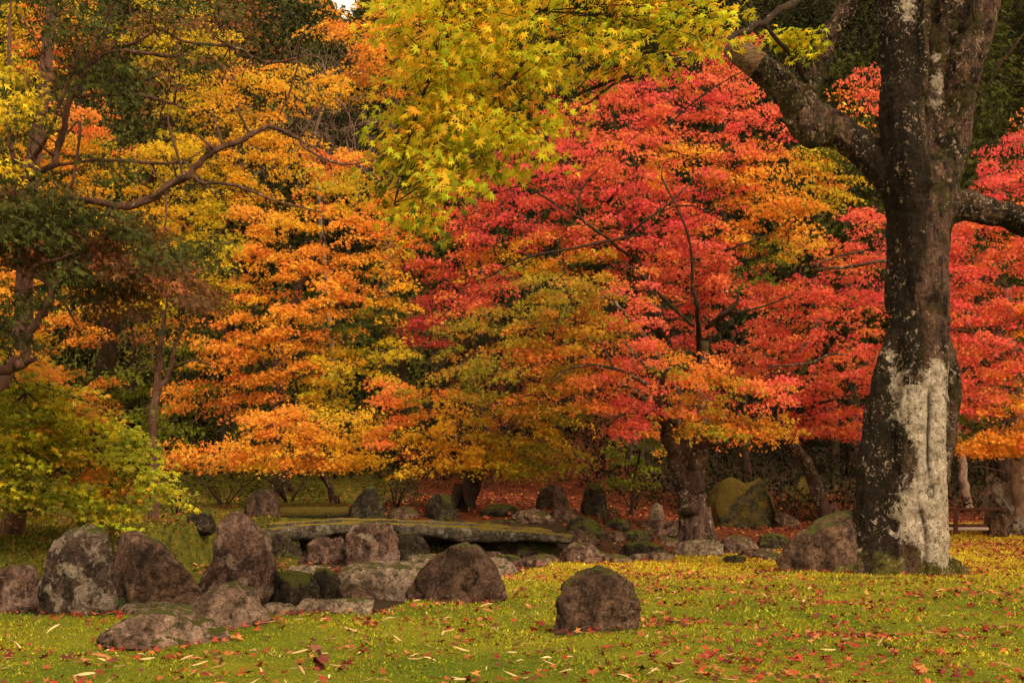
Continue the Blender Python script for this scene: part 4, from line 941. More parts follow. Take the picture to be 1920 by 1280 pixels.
# ------------------------------------------------------------------ hinoki conifer with bare limbs (left, near)
def hinoki():
    b = base_at(30, 0, 19.0); root = thing("cypress_tree", "dark cypress at the left edge with bare crooked limbs and rusty green feathery foliage", "tree", b)
    sk = Skel()
    P = [b - Vector((0, 0, .2))] + [at(*p[:3]) for p in [(40, 800, 19), (45, 560, 19), (52, 400, 19), (60, 320, 19), (76, 210, 19), (88, 110, 19), (98, 0, 19), (110, -150, 19), (130, -320, 19)]]
    sk.limb(P, [.16, .14, .12, .11, .10, .095, .085, .08, .06, .03], 12, 6, .06)
    A = sk.px
    A([(45, 560, 19, 26), (20, 700, 17.5, 20), (-60, 760, 16.5, 22)]); A([(-60, 720, 16.2, 26), (0, 697, 16, 19), (30, 688, 16, 18), (48, 676, 16, 18), (50, 650, 16, 15), (58, 620, 16, 15), (85, 580, 16, 15), (103, 535, 16, 14), (122, 505, 16, 9), (150, 480, 16, 5)])
    A([(40, 682, 16, 12), (66, 672, 15.9, 8)]); A([(58, 520, 16, 12), (60, 508, 16, 10), (78, 492, 15.9, 9), (110, 486, 15.8, 6), (140, 472, 15.8, 3)]); A([(103, 540, 16, 8), (70, 518, 16, 9), (40, 512, 16, 5), (12, 492, 16, 3)])
    A([(104, 540, 16, 6), (125, 575, 16, 6), (145, 610, 16, 3)])
    A([(52, 400, 19, 22), (35, 350, 17, 13), (100, 312, 16.5, 13), (104, 290, 16.5, 14), (118, 240, 16.5, 13), (130, 192, 16.5, 12), (150, 150, 16.5, 11), (175, 110, 16.5, 8), (200, 60, 16.5, 7), (212, 0, 16.5, 5)])
    A([(60, 320, 19, 14), (28, 300, 18.6, 10), (14, 220, 18.5, 9), (18, 100, 18.4, 7), (20, 0, 18.4, 5)])
    A([(100, 310, 16.5, 7), (200, 300, 16.4, 6), (300, 306, 16.3, 6), (345, 305, 16.3, 5), (372, 330, 16.3, 3), (410, 375, 16.2, 3)])
    A([(140, 180, 16.5, 7), (200, 178, 16.3, 7), (260, 178, 16.2, 8), (310, 190, 16.2, 7), (350, 205, 16.2, 3)])
    A([(150, 150, 16.5, 6), (200, 100, 16.4, 6), (250, 97, 16.3, 8), (330, 106, 16.3, 7), (330, 78, 16.3, 3)]); A([(240, 85, 16.4, 6), (275, 68, 16.3, 7), (298, 52, 16.3, 7), (345, 78, 16.3, 5), (400, 84, 16.2, 5), (450, 92, 16.2, 6), (480, 110, 16.2, 5), (510, 118, 16.2, 5), (560, 108, 16.1, 3)])
    A([(170, 100, 16.5, 9), (190, 50, 16.5, 8), (215, 0, 16.5, 7)]); A([(240, 0, 16.4, 5), (250, 40, 16.4, 4), (270, 70, 16.4, 4)])
    A([(120, 240, 16.5, 5), (112, 200, 16.5, 5), (85, 120, 16.5, 4), (40, 30, 16.5, 3)]); A([(125, 250, 16.4, 5), (150, 230, 16.4, 5), (140, 320, 16.3, 6), (128, 370, 16.3, 4)])
    A([(60, 300, 18.8, 12), (100, 230, 18, 8), (160, 60, 17.6, 7)])
    # the long pale crooked limb
    A([(120, 370, 16.6, 10), (190, 380, 15.6, 13), (215, 386, 15.6, 15), (240, 386, 15.6, 16), (285, 372, 15.6, 16), (320, 345, 15.6, 14), (352, 332, 15.6, 13), (368, 312, 15.6, 12), (400, 283, 15.6, 12), (445, 266, 15.6, 11), (470, 252, 15.6, 12), (485, 246, 15.6, 9), (510, 238, 15.6, 9), (560, 260, 15.6, 8), (572, 278, 15.6, 5), (640, 308, 15.6, 4), (700, 300, 15.6, 2)], jit=.12)
    A([(355, 330, 15.6, 7), (385, 343, 15.5, 6), (430, 345, 15.5, 7), (480, 362, 15.5, 6), (530, 380, 15.5, 5), (605, 398, 15.4, 3)]); A([(270, 378, 15.6, 9), (310, 352, 15.5, 8), (350, 322, 15.5, 8)])
    A([(400, 283, 15.6, 7), (392, 272, 15.5, 6), (374, 256, 15.5, 4)]); A([(470, 252, 15.6, 6), (450, 215, 15.5, 5), (448, 190, 15.5, 3)]); A([(345, 335, 15.6, 5), (330, 280, 15.5, 5), (316, 230, 15.5, 4), (314, 195, 15.5, 2)])
    A([(310, 355, 15.6, 4), (312, 400, 15.5, 4), (306, 450, 15.5, 2)]); A([(560, 120, 17, 3), (540, 180, 17, 5), (525, 215, 17, 3)])
    cr = Buf(); cs = []
    pads = [(30, 400, 60, 'H'), (90, 400, 60, 'H'), (60, 460, 60, 'U'), (20, 450, 60, 'H'), (140, 420, 55, 'H'), (180, 460, 50, 'U'), (120, 490, 50, 'H'), (230, 450, 55, 'U'), (220, 410, 40, 'H'), (250, 420, 35, 'H'), (180, 500, 50, 'H'), (260, 500, 50, 'T'), (210, 530, 45, 'H'), (240, 560, 40, 'T'), (300, 520, 50, 'U'), (340, 530, 45, 'T'), (380, 470, 40, 'H'), (300, 470, 45, 'H'), (170, 560, 35, 'T'), (130, 540, 35, 'H'),
            (30, 360, 35, 'T'), (90, 350, 35, 'H'), (20, 130, 45, 'Y'), (30, 190, 45, 'Y'), (60, 170, 35, 'G'), (130, 40, 40, 'H'), (160, 20, 35, 'H'), (110, 60, 28, 'H'), (170, 75, 35, 'T'), (200, 100, 35, 'H'), (140, 130, 28, 'H'), (190, 150, 30, 'H'), (235, 135, 36, 'H'), (245, 165, 28, 'H'), (270, 30, 35, 'T'), (300, 20, 30, 'H'), (345, 30, 36, 'T'), (350, 110, 32, 'H'), (385, 100, 36, 'H'), (390, 120, 26, 'T'), (320, 115, 25, 'T'), (90, 150, 25, 'T'), (400, 20, 30, 'H'), (430, 30, 26, 'T'), (35, 240, 32, 'E'), (10, 300, 30, 'Y'),
            (80, -40, 60, 'H'), (200, -40, 60, 'H'), (320, -30, 50, 'H'), (-40, 420, 60, 'H'), (-40, 300, 60, 'H'), (230, 310, 30, 'E'), (180, 310, 26, 'E'), (50, 560, 40, 'E'), (20, 610, 45, 'D')]
    for (px, py, rr, cd) in pads:
        Yc = 16.2 + RNG.normal(0, .35)
        for q in range(int(rr * rr / (150 if py > 335 else 180))):
            p = at(px + RNG.uniform(-1, 1) * rr, py + RNG.uniform(-.7, .7) * rr, Yc + RNG.normal(0, .35))
            spray(cr, p, .16, 26, cd, .10, TN, (.8, -.5), droop=.5, thick=.035, jit=.6, elong=1.6); cs.append(p)
    for (px, py, rr, cd) in pads[:20]: sk.grow(at(px, py, 16.3), .005)
    for q in range(75):
        px = RNG.uniform(0, 640); py = RNG.uniform(20, 400) - .12 * px
        if py > 0: sk.grow(at(px, py + 40, RNG.uniform(15.5, 16.8)), .0035, .2)
    sk.twigs(cs[::3], .003)
    finish_tree(root, sk, cr, B_RED, M_NEEDLE, b)
hinoki()

# green maple lower left
def green_maple():
    b = base_at(-60, 0, 19.6); root = thing("green_maple_tree", "low green-leaved maple sweeping down to the bank at the lower left, tips turning orange", "tree", b)
    sk = Skel(); P = [b - Vector((0, 0, .2))] + [at(*p) for p in [(-60, 860, 19.6), (-50, 740, 19.5), (-20, 660, 19.4)]]
    sk.limb(P, [.11, .09, .07, .05], 10, 6, .1)
    sk.px([(-55, 800, 19.5, 14), (60, 760, 18.8, 9), (160, 800, 18.4, 6), (260, 880, 18.1, 3)]); sk.px([(-55, 830, 19.5, 12), (60, 850, 18.8, 7), (140, 900, 18.3, 4)])
    sk.px([(-50, 740, 19.4, 12), (40, 720, 18.8, 7), (130, 740, 18.4, 5), (200, 770, 18.2, 3)]); sk.px([(-20, 660, 19.4, 12), (5, 650, 18.4, 5), (30, 715, 18, 4), (50, 735, 18, 2)])
    cr = Buf(); cs = []
    pads = [(20, 650, 30, 'A'), (60, 680, 30, 'O'), (85, 705, 26, 'O'), (20, 720, 40, 'G'), (60, 745, 45, 'L'), (110, 755, 36, 'Y'), (160, 770, 32, 'B'), (30, 790, 45, 'G'), (90, 790, 45, 'G'), (150, 810, 40, 'L'), (200, 800, 36, 'L'), (240, 820, 36, 'G'), (20, 840, 42, 'Y'), (80, 850, 42, 'G'), (130, 860, 36, 'Y'), (100, 870, 22, 'O'), (170, 880, 30, 'O'), (195, 900, 24, 'C'), (205, 850, 32, 'G'), (245, 860, 30, 'L'),
            (270, 900, 30, 'L'), (300, 925, 26, 'L'), (325, 935, 16, 'L'), (285, 880, 24, 'L'), (255, 840, 24, 'L'), (230, 905, 30, 'G'), (220, 925, 24, 'O'), (30, 890, 42, 'G'), (80, 910, 40, 'G'), (140, 925, 36, 'L'), (180, 940, 30, 'L'), (60, 950, 26, 'G'), (200, 965, 28, 'G'), (240, 950, 22, 'L'), (10, 930, 34, 'G'), (260, 935, 18, 'L'), (70, 820, 30, 'B'), (-40, 760, 60, 'G'), (-40, 860, 60, 'G'), (150, 720, 24, 'O'), (220, 965, 22, 'Y')]
    for (px, py, rr, cd) in pads:
        Yc = 18.4 + RNG.normal(0, .25)
        for q in range(int(rr * rr / 84)):
            code = (cd if RNG.random() < .35 else cd.replace('L', 'V')).replace('G', 'V') if RNG.random() < .66 else random.choice('GVVL')
            p = at(px + RNG.uniform(-1, 1) * rr, py + RNG.uniform(-.8, .8) * rr, Yc + RNG.normal(0, .3))
            spray(cr, p, .19, 16, code, .066, T5, (.8, -.3), droop=.32, thick=.015, jit=.4, elong=1.7); cs.append(p)
    for (px, py, rr, cd) in pads: sk.grow(at(px, py + 6, 18.6), .005)
    sk.twigs(cs[::3], .003)
    finish_tree(root, sk, cr, B_DARK, M_LEAF, b)
green_maple()

# ------------------------------------------------------------------ evergreens on the slope behind
def evergreen(label, px, Y, top_py, w_m, code, seed, name="evergreen_tree", conifer=True, leaf=.22, dens=1.0, trunk=.22, bark=None, lift=.25, group=None):
    rs = np.random.default_rng(seed); x = (px - 960) / F * Y; z0 = hz(x, Y); b = Vector((x, Y, z0))
    top = at(px, top_py, Y).z; H = top - z0
    root = thing(name, label, "tree", b, group)
    sk = Skel(); sk.limb([b - Vector((0, 0, .3)), b + Vector((rs.normal(0, .1), 0, H * .5)), b + Vector((0, 0, H * .96))], [trunk, trunk * .7, trunk * .15], 9, 6, .03)
    cr = Buf(); cs = []
    n = int(8 * H * w_m / 3 * dens)
    for i in range(n):
        t = lift + (1 - lift) * rs.random() ** .9
        prof = (1 - t) ** .7 * 1.25 if conifer else math.sin(math.pi * min(1, (t - lift) / (1 - lift) * .86 + .12)) ** .7
        rr = w_m * prof * (rs.uniform(.55, 1.05)); a = rs.uniform(0, 6.28)
        p = b + Vector((math.cos(a) * rr, math.sin(a) * rr, H * t + rs.normal(0, .1)))
        spray(cr, p, w_m * .32, 40, code, leaf * 1.15, TN if conifer else T2, (math.cos(a), math.sin(a)), droop=.45, thick=.16, jit=.8, elong=1.3)
        cs.append(p)
    sk.twigs(cs[::6], .012)
    finish_tree(root, sk, cr, bark or B_DARK, M_NEEDLE, b); return root

BG = [  # px, Y, top py, half width m, palette, conifer, words
 (-60, 50, -60, 3.4, 'D', 0, "dark broadleaf evergreen beyond the left edge of the golden maple"),
 (130, 52, -90, 3.4, 'E', 0, "grey-green evergreen behind the cypress trunk at the upper left"),
 (300, 55, -70, 3.4, 'D', 0, "dark evergreen rising behind the golden maple's middle"),
 (430, 52, -20, 3.0, 'T', 0, "rusty brown tree between dark evergreens at the top left"),
 (550, 50, 8, 2.6, 'D', 0, "dark green rounded tree left of the gap of sky"),
 (480, 60, -60, 3.2, 'E', 0, "tall evergreen behind the rusty brown tree"),
 (650, 56, 70, 2.9, 'E', 0, "rounded evergreen directly below the gap of sky"),
 (600, 47, 200, 2.6, 'D', 0, "dark green tree below the twiggy bare tree"),
 (700, 50, 150, 2.8, 'D', 0, "dark evergreen left of the yellow-green boughs"),
 (760, 62, -60, 3.3, 'E', 0, "evergreen right of the gap of sky, partly behind the rusty maple"),
 (860, 56, -60, 3.0, 'D', 1, "cedar hidden behind the yellow-green boughs"),
 (960, 60, -80, 3.2, 'E', 1, "second cedar behind the yellow-green boughs"),
 (1040, 52, 10, 2.8, 'E', 1, "green cedar showing in the gap of the yellow-green boughs"),
 (1130, 58, -80, 3.0, 'D', 1, "dark cedar above the top of the red dome"),
 (1220, 54, -60, 2.8, 'D', 1, "cedar with a pale trunk above the right side of the red dome"),
 (1290, 62, -90, 3.2, 'D', 1, "tall cedar behind the sawn-off limb"),
 (1370, 54, -60, 2.8, 'D', 1, "dark cedar left of the burled limb"),
 (1450, 60, -90, 3.2, 'D', 1, "cedar behind the burled limb"),
 (1540, 56, -70, 2.8, 'D', 1, "cedar with a visible trunk between the burled limb and the old trunk"),
 (1630, 62, -90, 3.2, 'D', 1, "dark cedar just left of the old trunk's fork"),
 (1720, 56, -90, 3.2, 'D', 1, "cedar hidden behind the old trunk's fork"),
 (1600, 44, 110, 1.8, 'E', 1, "young light green conifer left of the old trunk"),
 (1840, 48, 20, 3.0, 'E', 1, "feathery green conifer right of the old trunk"),
 (1930, 52, -80, 3.2, 'E', 1, "tall green conifer at the upper right corner"),
 (1880, 42, 200, 2.2, 'E', 1, "lower green conifer above the thick right-hand limb"),
 (1500, 46, 300, 2.4, 'E', 0, "green tree behind the orange leaves left of the old trunk"),
 (1650, 46, 330, 2.2, 'E', 0, "green tree directly behind the old trunk"),
 (2020, 50, -60, 3.4, 'D', 1, "dark conifer outside the right edge of the golden lawn"),
 (380, 46, 330, 3.0, 'D', 0, "dark tree in the gaps of the golden maple"),
 (90, 44, 360, 3.0, 'D', 0, "dark tree behind the cypress foliage"),
 (240, 43, 560, 2.4, 'E', 0, "grey-green evergreen bush-like tree behind the slender stem"),
 (420, 42, 640, 2.6, 'D', 0, "dark evergreen behind the small orange maple's left side"),
 (640, 42, 480, 2.6, 'E', 0, "green tree in the gap below the orange maple"),
 (760, 40, 560, 2.4, 'E', 0, "green tree between the orange maple and the red dome"),
 (640, 40, 740, 2.2, 'D', 0, "dark low tree behind the right end of the small orange maple"),
 (1060, 50, 280, 3.0, 'D', 0, "dark tree behind the middle of the red dome"),
 (1300, 48, 330, 3.0, 'D', 0, "dark tree behind the right half of the red dome"),
 (900, 46, 380, 3.0, 'D', 0, "dark tree behind the left half of the red dome"),
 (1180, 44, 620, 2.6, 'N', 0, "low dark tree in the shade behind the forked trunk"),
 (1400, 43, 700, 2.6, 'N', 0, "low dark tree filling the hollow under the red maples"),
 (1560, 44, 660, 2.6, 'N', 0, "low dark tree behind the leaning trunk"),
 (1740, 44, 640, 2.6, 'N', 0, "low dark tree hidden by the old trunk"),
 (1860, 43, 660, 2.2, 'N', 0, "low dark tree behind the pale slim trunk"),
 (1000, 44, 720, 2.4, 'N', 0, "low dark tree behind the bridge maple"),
]
for i, (px, Y, tp, wm, cd, con, lb) in enumerate(BG):
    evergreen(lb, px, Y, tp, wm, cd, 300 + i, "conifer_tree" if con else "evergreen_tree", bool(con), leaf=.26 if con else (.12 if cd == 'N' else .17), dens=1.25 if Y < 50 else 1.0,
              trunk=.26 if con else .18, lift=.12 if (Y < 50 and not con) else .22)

# bare twiggy tree
def twiggy():
    b = base_at(640, 0, 45); root = thing("bare_tree", "leafless tree of pale tangled twigs in front of the dark evergreens", "tree", b)
    sk = Skel(); rs = np.random.default_rng(5)
    sk.limb([b - Vector((0, 0, .2)), at(600, 400, 45), at(590, 260, 44.6), at(620, 170, 44.4)], [.10, .07, .05, .03], 7, 6, .15)
    def rec(p, d, L, r, n):
        q = [np.array(p)]; dd = np.array(d, float)
        for _ in range(5):
            dd = dd + rs.normal(0, .28, 3); dd /= np.linalg.norm(dd); q.append(q[-1] + dd * L / 5)
        tube(sk.buf, np.array(q), np.linspace(r, r * .5, 6), 4)
        if n > 0:
            for _ in range(3):
                rec(q[rs.integers(2, 6)], dd + rs.normal(0, .75, 3), L * .72, r * .6, n - 1)
    for (px, py) in [(600, 330), (595, 300), (590, 260), (600, 220), (615, 190), (620, 170), (640, 260), (660, 300), (620, 350), (700, 330), (560, 330)]:
        for _ in range(2): rec(at(px, py, 44.5), (rs.normal(0, .7), rs.normal(-.2, .4), .6), 1.3, .022, 3)
    finish_tree(root, sk, None, B_PALE, None, b)
twiggy()

# ------------------------------------------------------------------ shrubs on the banks
def shrub(label, px, py, w, h, code, seed, leaf=.05, T=T2, name="shrub", n=1.0, Y=None):
    rs = np.random.default_rng(seed); g = ghit(px, py) if Y is None else base_at(px, 0, Y)
    k = g.y / F; W = w * k / 2; H = h * k
    bf = Buf(); cnt = int(n * (w * h) / 14)
    th = rs.uniform(0, 2 * np.pi, cnt); ph = np.arccos(rs.uniform(0, 1, cnt)); r = rs.uniform(.72, 1.04, cnt) * (1 + .12 * np.sin(th * 5 + seed))
    N = np.stack([np.sin(ph) * np.cos(th), np.sin(ph) * np.sin(th), np.cos(ph)], 1)
    C = N * r[:, None] * np.array([W, W * .75, H])
    pal = np.array(PAL[code]); cl = pal[rs.integers(len(pal), size=cnt)] * np.exp(rs.normal(0, .25, (cnt, 1)))
    D = N + rs.normal(0, .7, (cnt, 3)); put_leaves(bf, C, D, N + rs.normal(0, .5, (cnt, 3)), leaf * rs.uniform(.7, 1.4, cnt), cl, T)
    sk = Buf()
    for q in range(7):
        a = rs.uniform(0, 6.28); e = np.array([math.cos(a) * W * .7, math.sin(a) * W * .5, H * .75]); tube(sk, np.array([[0, 0, -.1], e * .45 + [0, 0, .05], e]), np.array([.02, .012, .005]), 5)
    root = thing(name, label, "bush", g)
    link("foliage", bf.mesh("foliage"), M_NEEDLE, root); link("stem", sk.mesh("stem", True), B_DARK, root)
shrub("clipped rounded olive-green bush on the bank behind the tall pointed rock", 420, 945, 190, 70, 'E', 1)
shrub("low green bush left of the fallen log under the small orange maple", 540, 940, 170, 80, 'E', 2)
shrub("olive bush behind the pyramid-shaped rock", 740, 950, 120, 60, 'E', 3)
shrub("dark green bush in the shade left of the forked trunk", 1185, 955, 110, 60, 'D', 4)
shrub("small leafy green plant right of the moss-covered boulder", 1490, 975, 90, 40, 'E', 5, .07)
shrub("small dark shrub beside the stone on the leaf slope", 1140, 985, 60, 40, 'E', 6)
shrub("dark bush at the back of the hollow left of the leaning trunk", 1410, 915, 150, 60, 'D', 7)
shrub("dark leafy bush at the back of the hollow right of the leaning trunk", 1600, 925, 140, 60, 'D', 8)
shrub("dense dark bush at the far left below the green maple", 60, 940, 200, 90, 'D', 9)
shrub("low green bush in front of the slender stem", 330, 965, 90, 50, 'E', 10)
shrub("dark bush behind the slim pale trunk", 1780, 935, 150, 80, 'D', 11)
shrub("mossy green cushion bush beside the tall lichen-crusted rock's left side", 1835, 950, 60, 30, 'E', 12)
shrub("dark undergrowth bush below the red slope's top", 900, 915, 200, 50, 'D', 13)

# undergrowth carpet on the slope: a mass nobody could count
def undergrowth():
    n = 60000; y = RNG.uniform(37, 62, n); x = RNG.uniform(-1, 1, n) * (y * .42 + 2)
    keep = (RNG.random(n) < np.where(y < 45, .75, 1.0)); x, y = x[keep], y[keep]; n = len(x)
    z = height(x, y) + RNG.uniform(0, .6, n) ** 1.5 * 1.2
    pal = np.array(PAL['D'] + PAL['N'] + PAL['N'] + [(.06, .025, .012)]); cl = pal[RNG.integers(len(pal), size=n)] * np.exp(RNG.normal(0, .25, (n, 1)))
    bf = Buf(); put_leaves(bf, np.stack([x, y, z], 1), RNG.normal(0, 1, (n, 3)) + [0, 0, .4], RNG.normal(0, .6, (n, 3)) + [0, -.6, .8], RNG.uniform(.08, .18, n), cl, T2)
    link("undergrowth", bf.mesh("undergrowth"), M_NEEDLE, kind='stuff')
undergrowth()
def woodland():
    n = 75000; y = RNG.uniform(58, 165, n); x = RNG.uniform(-1, 1, n) * (y * .48 + 2)
    z = height(x, y); can = 2.2 + 1.8 * wav(x, y, .45, 1) + 1.2 * wav(x, y, 1.2, 2)
    z = z + np.maximum(.2, can) * RNG.uniform(.3, 1.0, n)
    pal = np.array(PAL['D'] + PAL['D'] + PAL['E']); cl = pal[RNG.integers(len(pal), size=n)] * np.exp(RNG.normal(0, .25, (n, 1))) * (1 + .5 * np.clip(wav(x, y, .6, 0), -.8, 1))[:, None]
    bf = Buf(); put_leaves(bf, np.stack([x, y, z], 1), RNG.normal(0, 1, (n, 3)) - [0, 0, .3], RNG.normal(0, .6, (n, 3)) + [0, -.8, .6], RNG.uniform(.35, .8, n), cl, TN)
    link("woodland", bf.mesh("woodland"), M_NEEDLE, kind='stuff')
woodland()

# ------------------------------------------------------------------ low rail and hoop edging
M_WOOD, _nt, _b = newmat("weathered_wood"); _v = ocoord(_nt, (2, 12, 12))
_nt.links.new(mixc(_nt, noise_n(_nt, _v, 3, 6), (.05, .022, .016), (.14, .06, .045)), _b.inputs['Base Color'])
M_PALEWOOD, _nt, _b = newmat("pale_wood"); _v = ocoord(_nt, (2, 12, 12))
_nt.links.new(mixc(_nt, noise_n(_nt, _v, 3, 6), (.38, .28, .24), (.6, .48, .42)), _b.inputs['Base Color'])
M_BAMBOO, _nt, _b = newmat("aged_bamboo"); _v = ocoord(_nt)
_nt.links.new(mixc(_nt, noise_n(_nt, _v, 20, 4), (.07, .05, .02), (.20, .14, .06)), _b.inputs['Base Color'])
def rail():
    Y = 31.0; b = base_at(1740, 0, Y); root = thing("low_rail", "low dark wooden rail behind the old maple with a pale pole beneath", "fence", b)
    k = Y / F
    def bar(name, x0, y0, x1, y1, r, mat, dy=0, sides=8):
        bf = Buf(); P, rr = smooth_path([at(x0, y0, Y + dy) - b, (at(x0, y0, Y + dy) + at(x1, y1, Y + dy)) / 2 - b + Vector((0, 0, .004)), at(x1, y1, Y + dy) - b], [r, r * 1.04, r * .97], 3, .02)
        tube(bf, P, rr, sides); link(name, bf.mesh(name, True), mat, root)
    bar("rail", 1640, 957, 1875, 954, 3.2 * k, M_WOOD); bar("rail", 1640, 986, 1875, 985, 3.4 * k, M_WOOD)
    bar("pole", 1650, 992, 1862, 991, 3.4 * k, M_PALEWOOD, -.05)
    for x in (1660, 1792): bar("post", x, 1014, x, 955, 4.5 * k, M_WOOD, -.08)
rail()
def hoops():
    c = ghit(90, 985); root = thing("hoop_edging", "thin bent bamboo hoops sticking out of the mossy bank at the far left", "fence", c)
    def hoop(pts, r=.012):
        g = ghit(pts[0][0], pts[0][1] + 4); P = [at(a, b, g.y) - c for a, b in pts]
        q, rr = smooth_path(P, [r] * len(P), 5, .02); bf = Buf(); tube(bf, q, rr, 6); link("hoop", bf.mesh("hoop", True), M_BAMBOO, root)
    hoop([(28, 988), (38, 965), (48, 951), (66, 949), (80, 953), (86, 966), (88, 982)]); hoop([(58, 988), (70, 965), (82, 955), (92, 954)])
    hoop([(80, 988), (95, 970), (106, 960)]); hoop([(124, 990), (135, 978), (142, 972)]); hoop([(118, 965), (128, 950), (142, 948), (152, 960), (158, 968)])
hoops()

# ------------------------------------------------------------------ moss tufts on the lawn
def in_rock(x, y, m=.0):
    k = np.zeros(len(x), bool)
    for rx, ry, hw, hd in ROCKS: k |= ((x - rx) / (hw + m)) ** 2 + ((y - ry) / (hd + m)) ** 2 < .8
    return k
def tufts():
    n = 290000
    y = 8.2 * (34 / 8.2) ** RNG.random(n); x = RNG.uniform(-1, 1, n) * (y * .41 + 1.8)
    ok = (y < lawn_edge(x) + .15) & ~in_rock(x, y, -.02); x, y = x[ok], y[ok]; n = len(x)
    z = height(x, y) - .006
    far = covers(x, y)[3]
    cn = .5 + .5 * wav(x, y, .9, 0) + RNG.normal(0, .25, n)
    cn = np.clip(cn, 0, 1)[:, None]
    g = np.array([.11, .145, .010]) * (1 - cn) + np.array([.33, .275, .016]) * cn
    fcol = np.array([.42, .30, .020]); cl = g * (1 - far[:, None]) + fcol * far[:, None]
    cl = cl * np.exp(RNG.normal(0, .38, (n, 1)))
    br = RNG.random(n) < .06; cl[br] = (.16, .09, .03)
    s = .020 * (y / 10) ** .9 * RNG.uniform(.6, 1.5, n) * (.75 + .7 * np.clip(wav(x, y, 4.5, 2) + .3, 0, 1))
    D = RNG.normal(0, .55, (n, 3)); D[:, 2] = RNG.uniform(.5, 1.2, n)
    T1 = (np.array([(-.28, 0, 0), (.28, 0, 0), (0, 1, 0)]), np.array([(0, 1, 2)]))
    bf = Buf(); put_leaves(bf, np.stack([x, y, z], 1), D, RNG.normal(0, .5, (n, 3)) + [0, -1, .5], s, cl, T1)
    link("moss", bf.mesh("moss"), M_MOSS, kind='stuff')
    # longer grass round the foot of the rounded rock and by the boulder
    n = 2600; bf = Buf()
    for (px, py, wd, cnt, hh) in ((150, 1150, .75, 900, .13), (210, 1146, .3, 250, .12), (1120, 1185, .7, 500, .05), (1640, 1090, 1.2, 600, .06), (600, 1130, .4, 200, .07), (1480, 1075, .7, 300, .05), (1250, 1170, .5, 400, .045)):
        c = ghit(px, py); xx = c.x + RNG.uniform(-1, 1, cnt) * wd / 2; yy = c.y + RNG.uniform(-.12, .35, cnt)
        D = RNG.normal(0, .45, (cnt, 3)); D[:, 2] = 1; cl = np.array([.045, .07, .018]) * np.exp(RNG.normal(0, .35, (cnt, 1)))
        T = (np.array([(-.05, 0, 0), (.05, 0, 0), (.035, .55, -.06), (-.035, .55, -.06), (0, 1, -.28)]), np.array([(0, 1, 2), (0, 2, 3), (3, 2, 4)]))
        put_leaves(bf, np.stack([xx, yy, height(xx, yy) - .01], 1), D, RNG.normal(0, 1, (cnt, 3)), hh * RNG.uniform(.5, 1.3, cnt), cl, T)
    link("grass", bf.mesh("grass"), M_MOSS, kind='stuff')
tufts()

# bank plants: short moss and fern on the left bank
def bankmoss():
    n = 60000; y = RNG.uniform(16.5, 27, n); x = RNG.uniform(-11.5, -1.0, n)
    ok = (y > bank_start(x) - .6) & ~in_rock(x, y); x, y = x[ok], y[ok]; n = len(x)
    cn = np.clip(.5 + .5 * wav(x, y, 1.4, 2) + RNG.normal(0, .3, n), 0, 1)[:, None]
    cl = (np.array([.05, .06, .009]) * (1 - cn) + np.array([.15, .12, .014]) * cn) * np.exp(RNG.normal(0, .3, (n, 1)))
    k = RNG.random(n) < .05; cl[k] = (.24, .07, .02)
    D = RNG.normal(0, .6, (n, 3)); D[:, 2] = RNG.uniform(.4, 1.1, n)
    bf = Buf(); put_leaves(bf, np.stack([x, y, height(x, y)], 1), D, RNG.normal(0, .5, (n, 3)) + [0, -1, .5], RNG.uniform(.03, .07, n), cl, T2)
    link("bank_moss", bf.mesh("bank_moss"), M_MOSS, kind='stuff')
bankmoss()

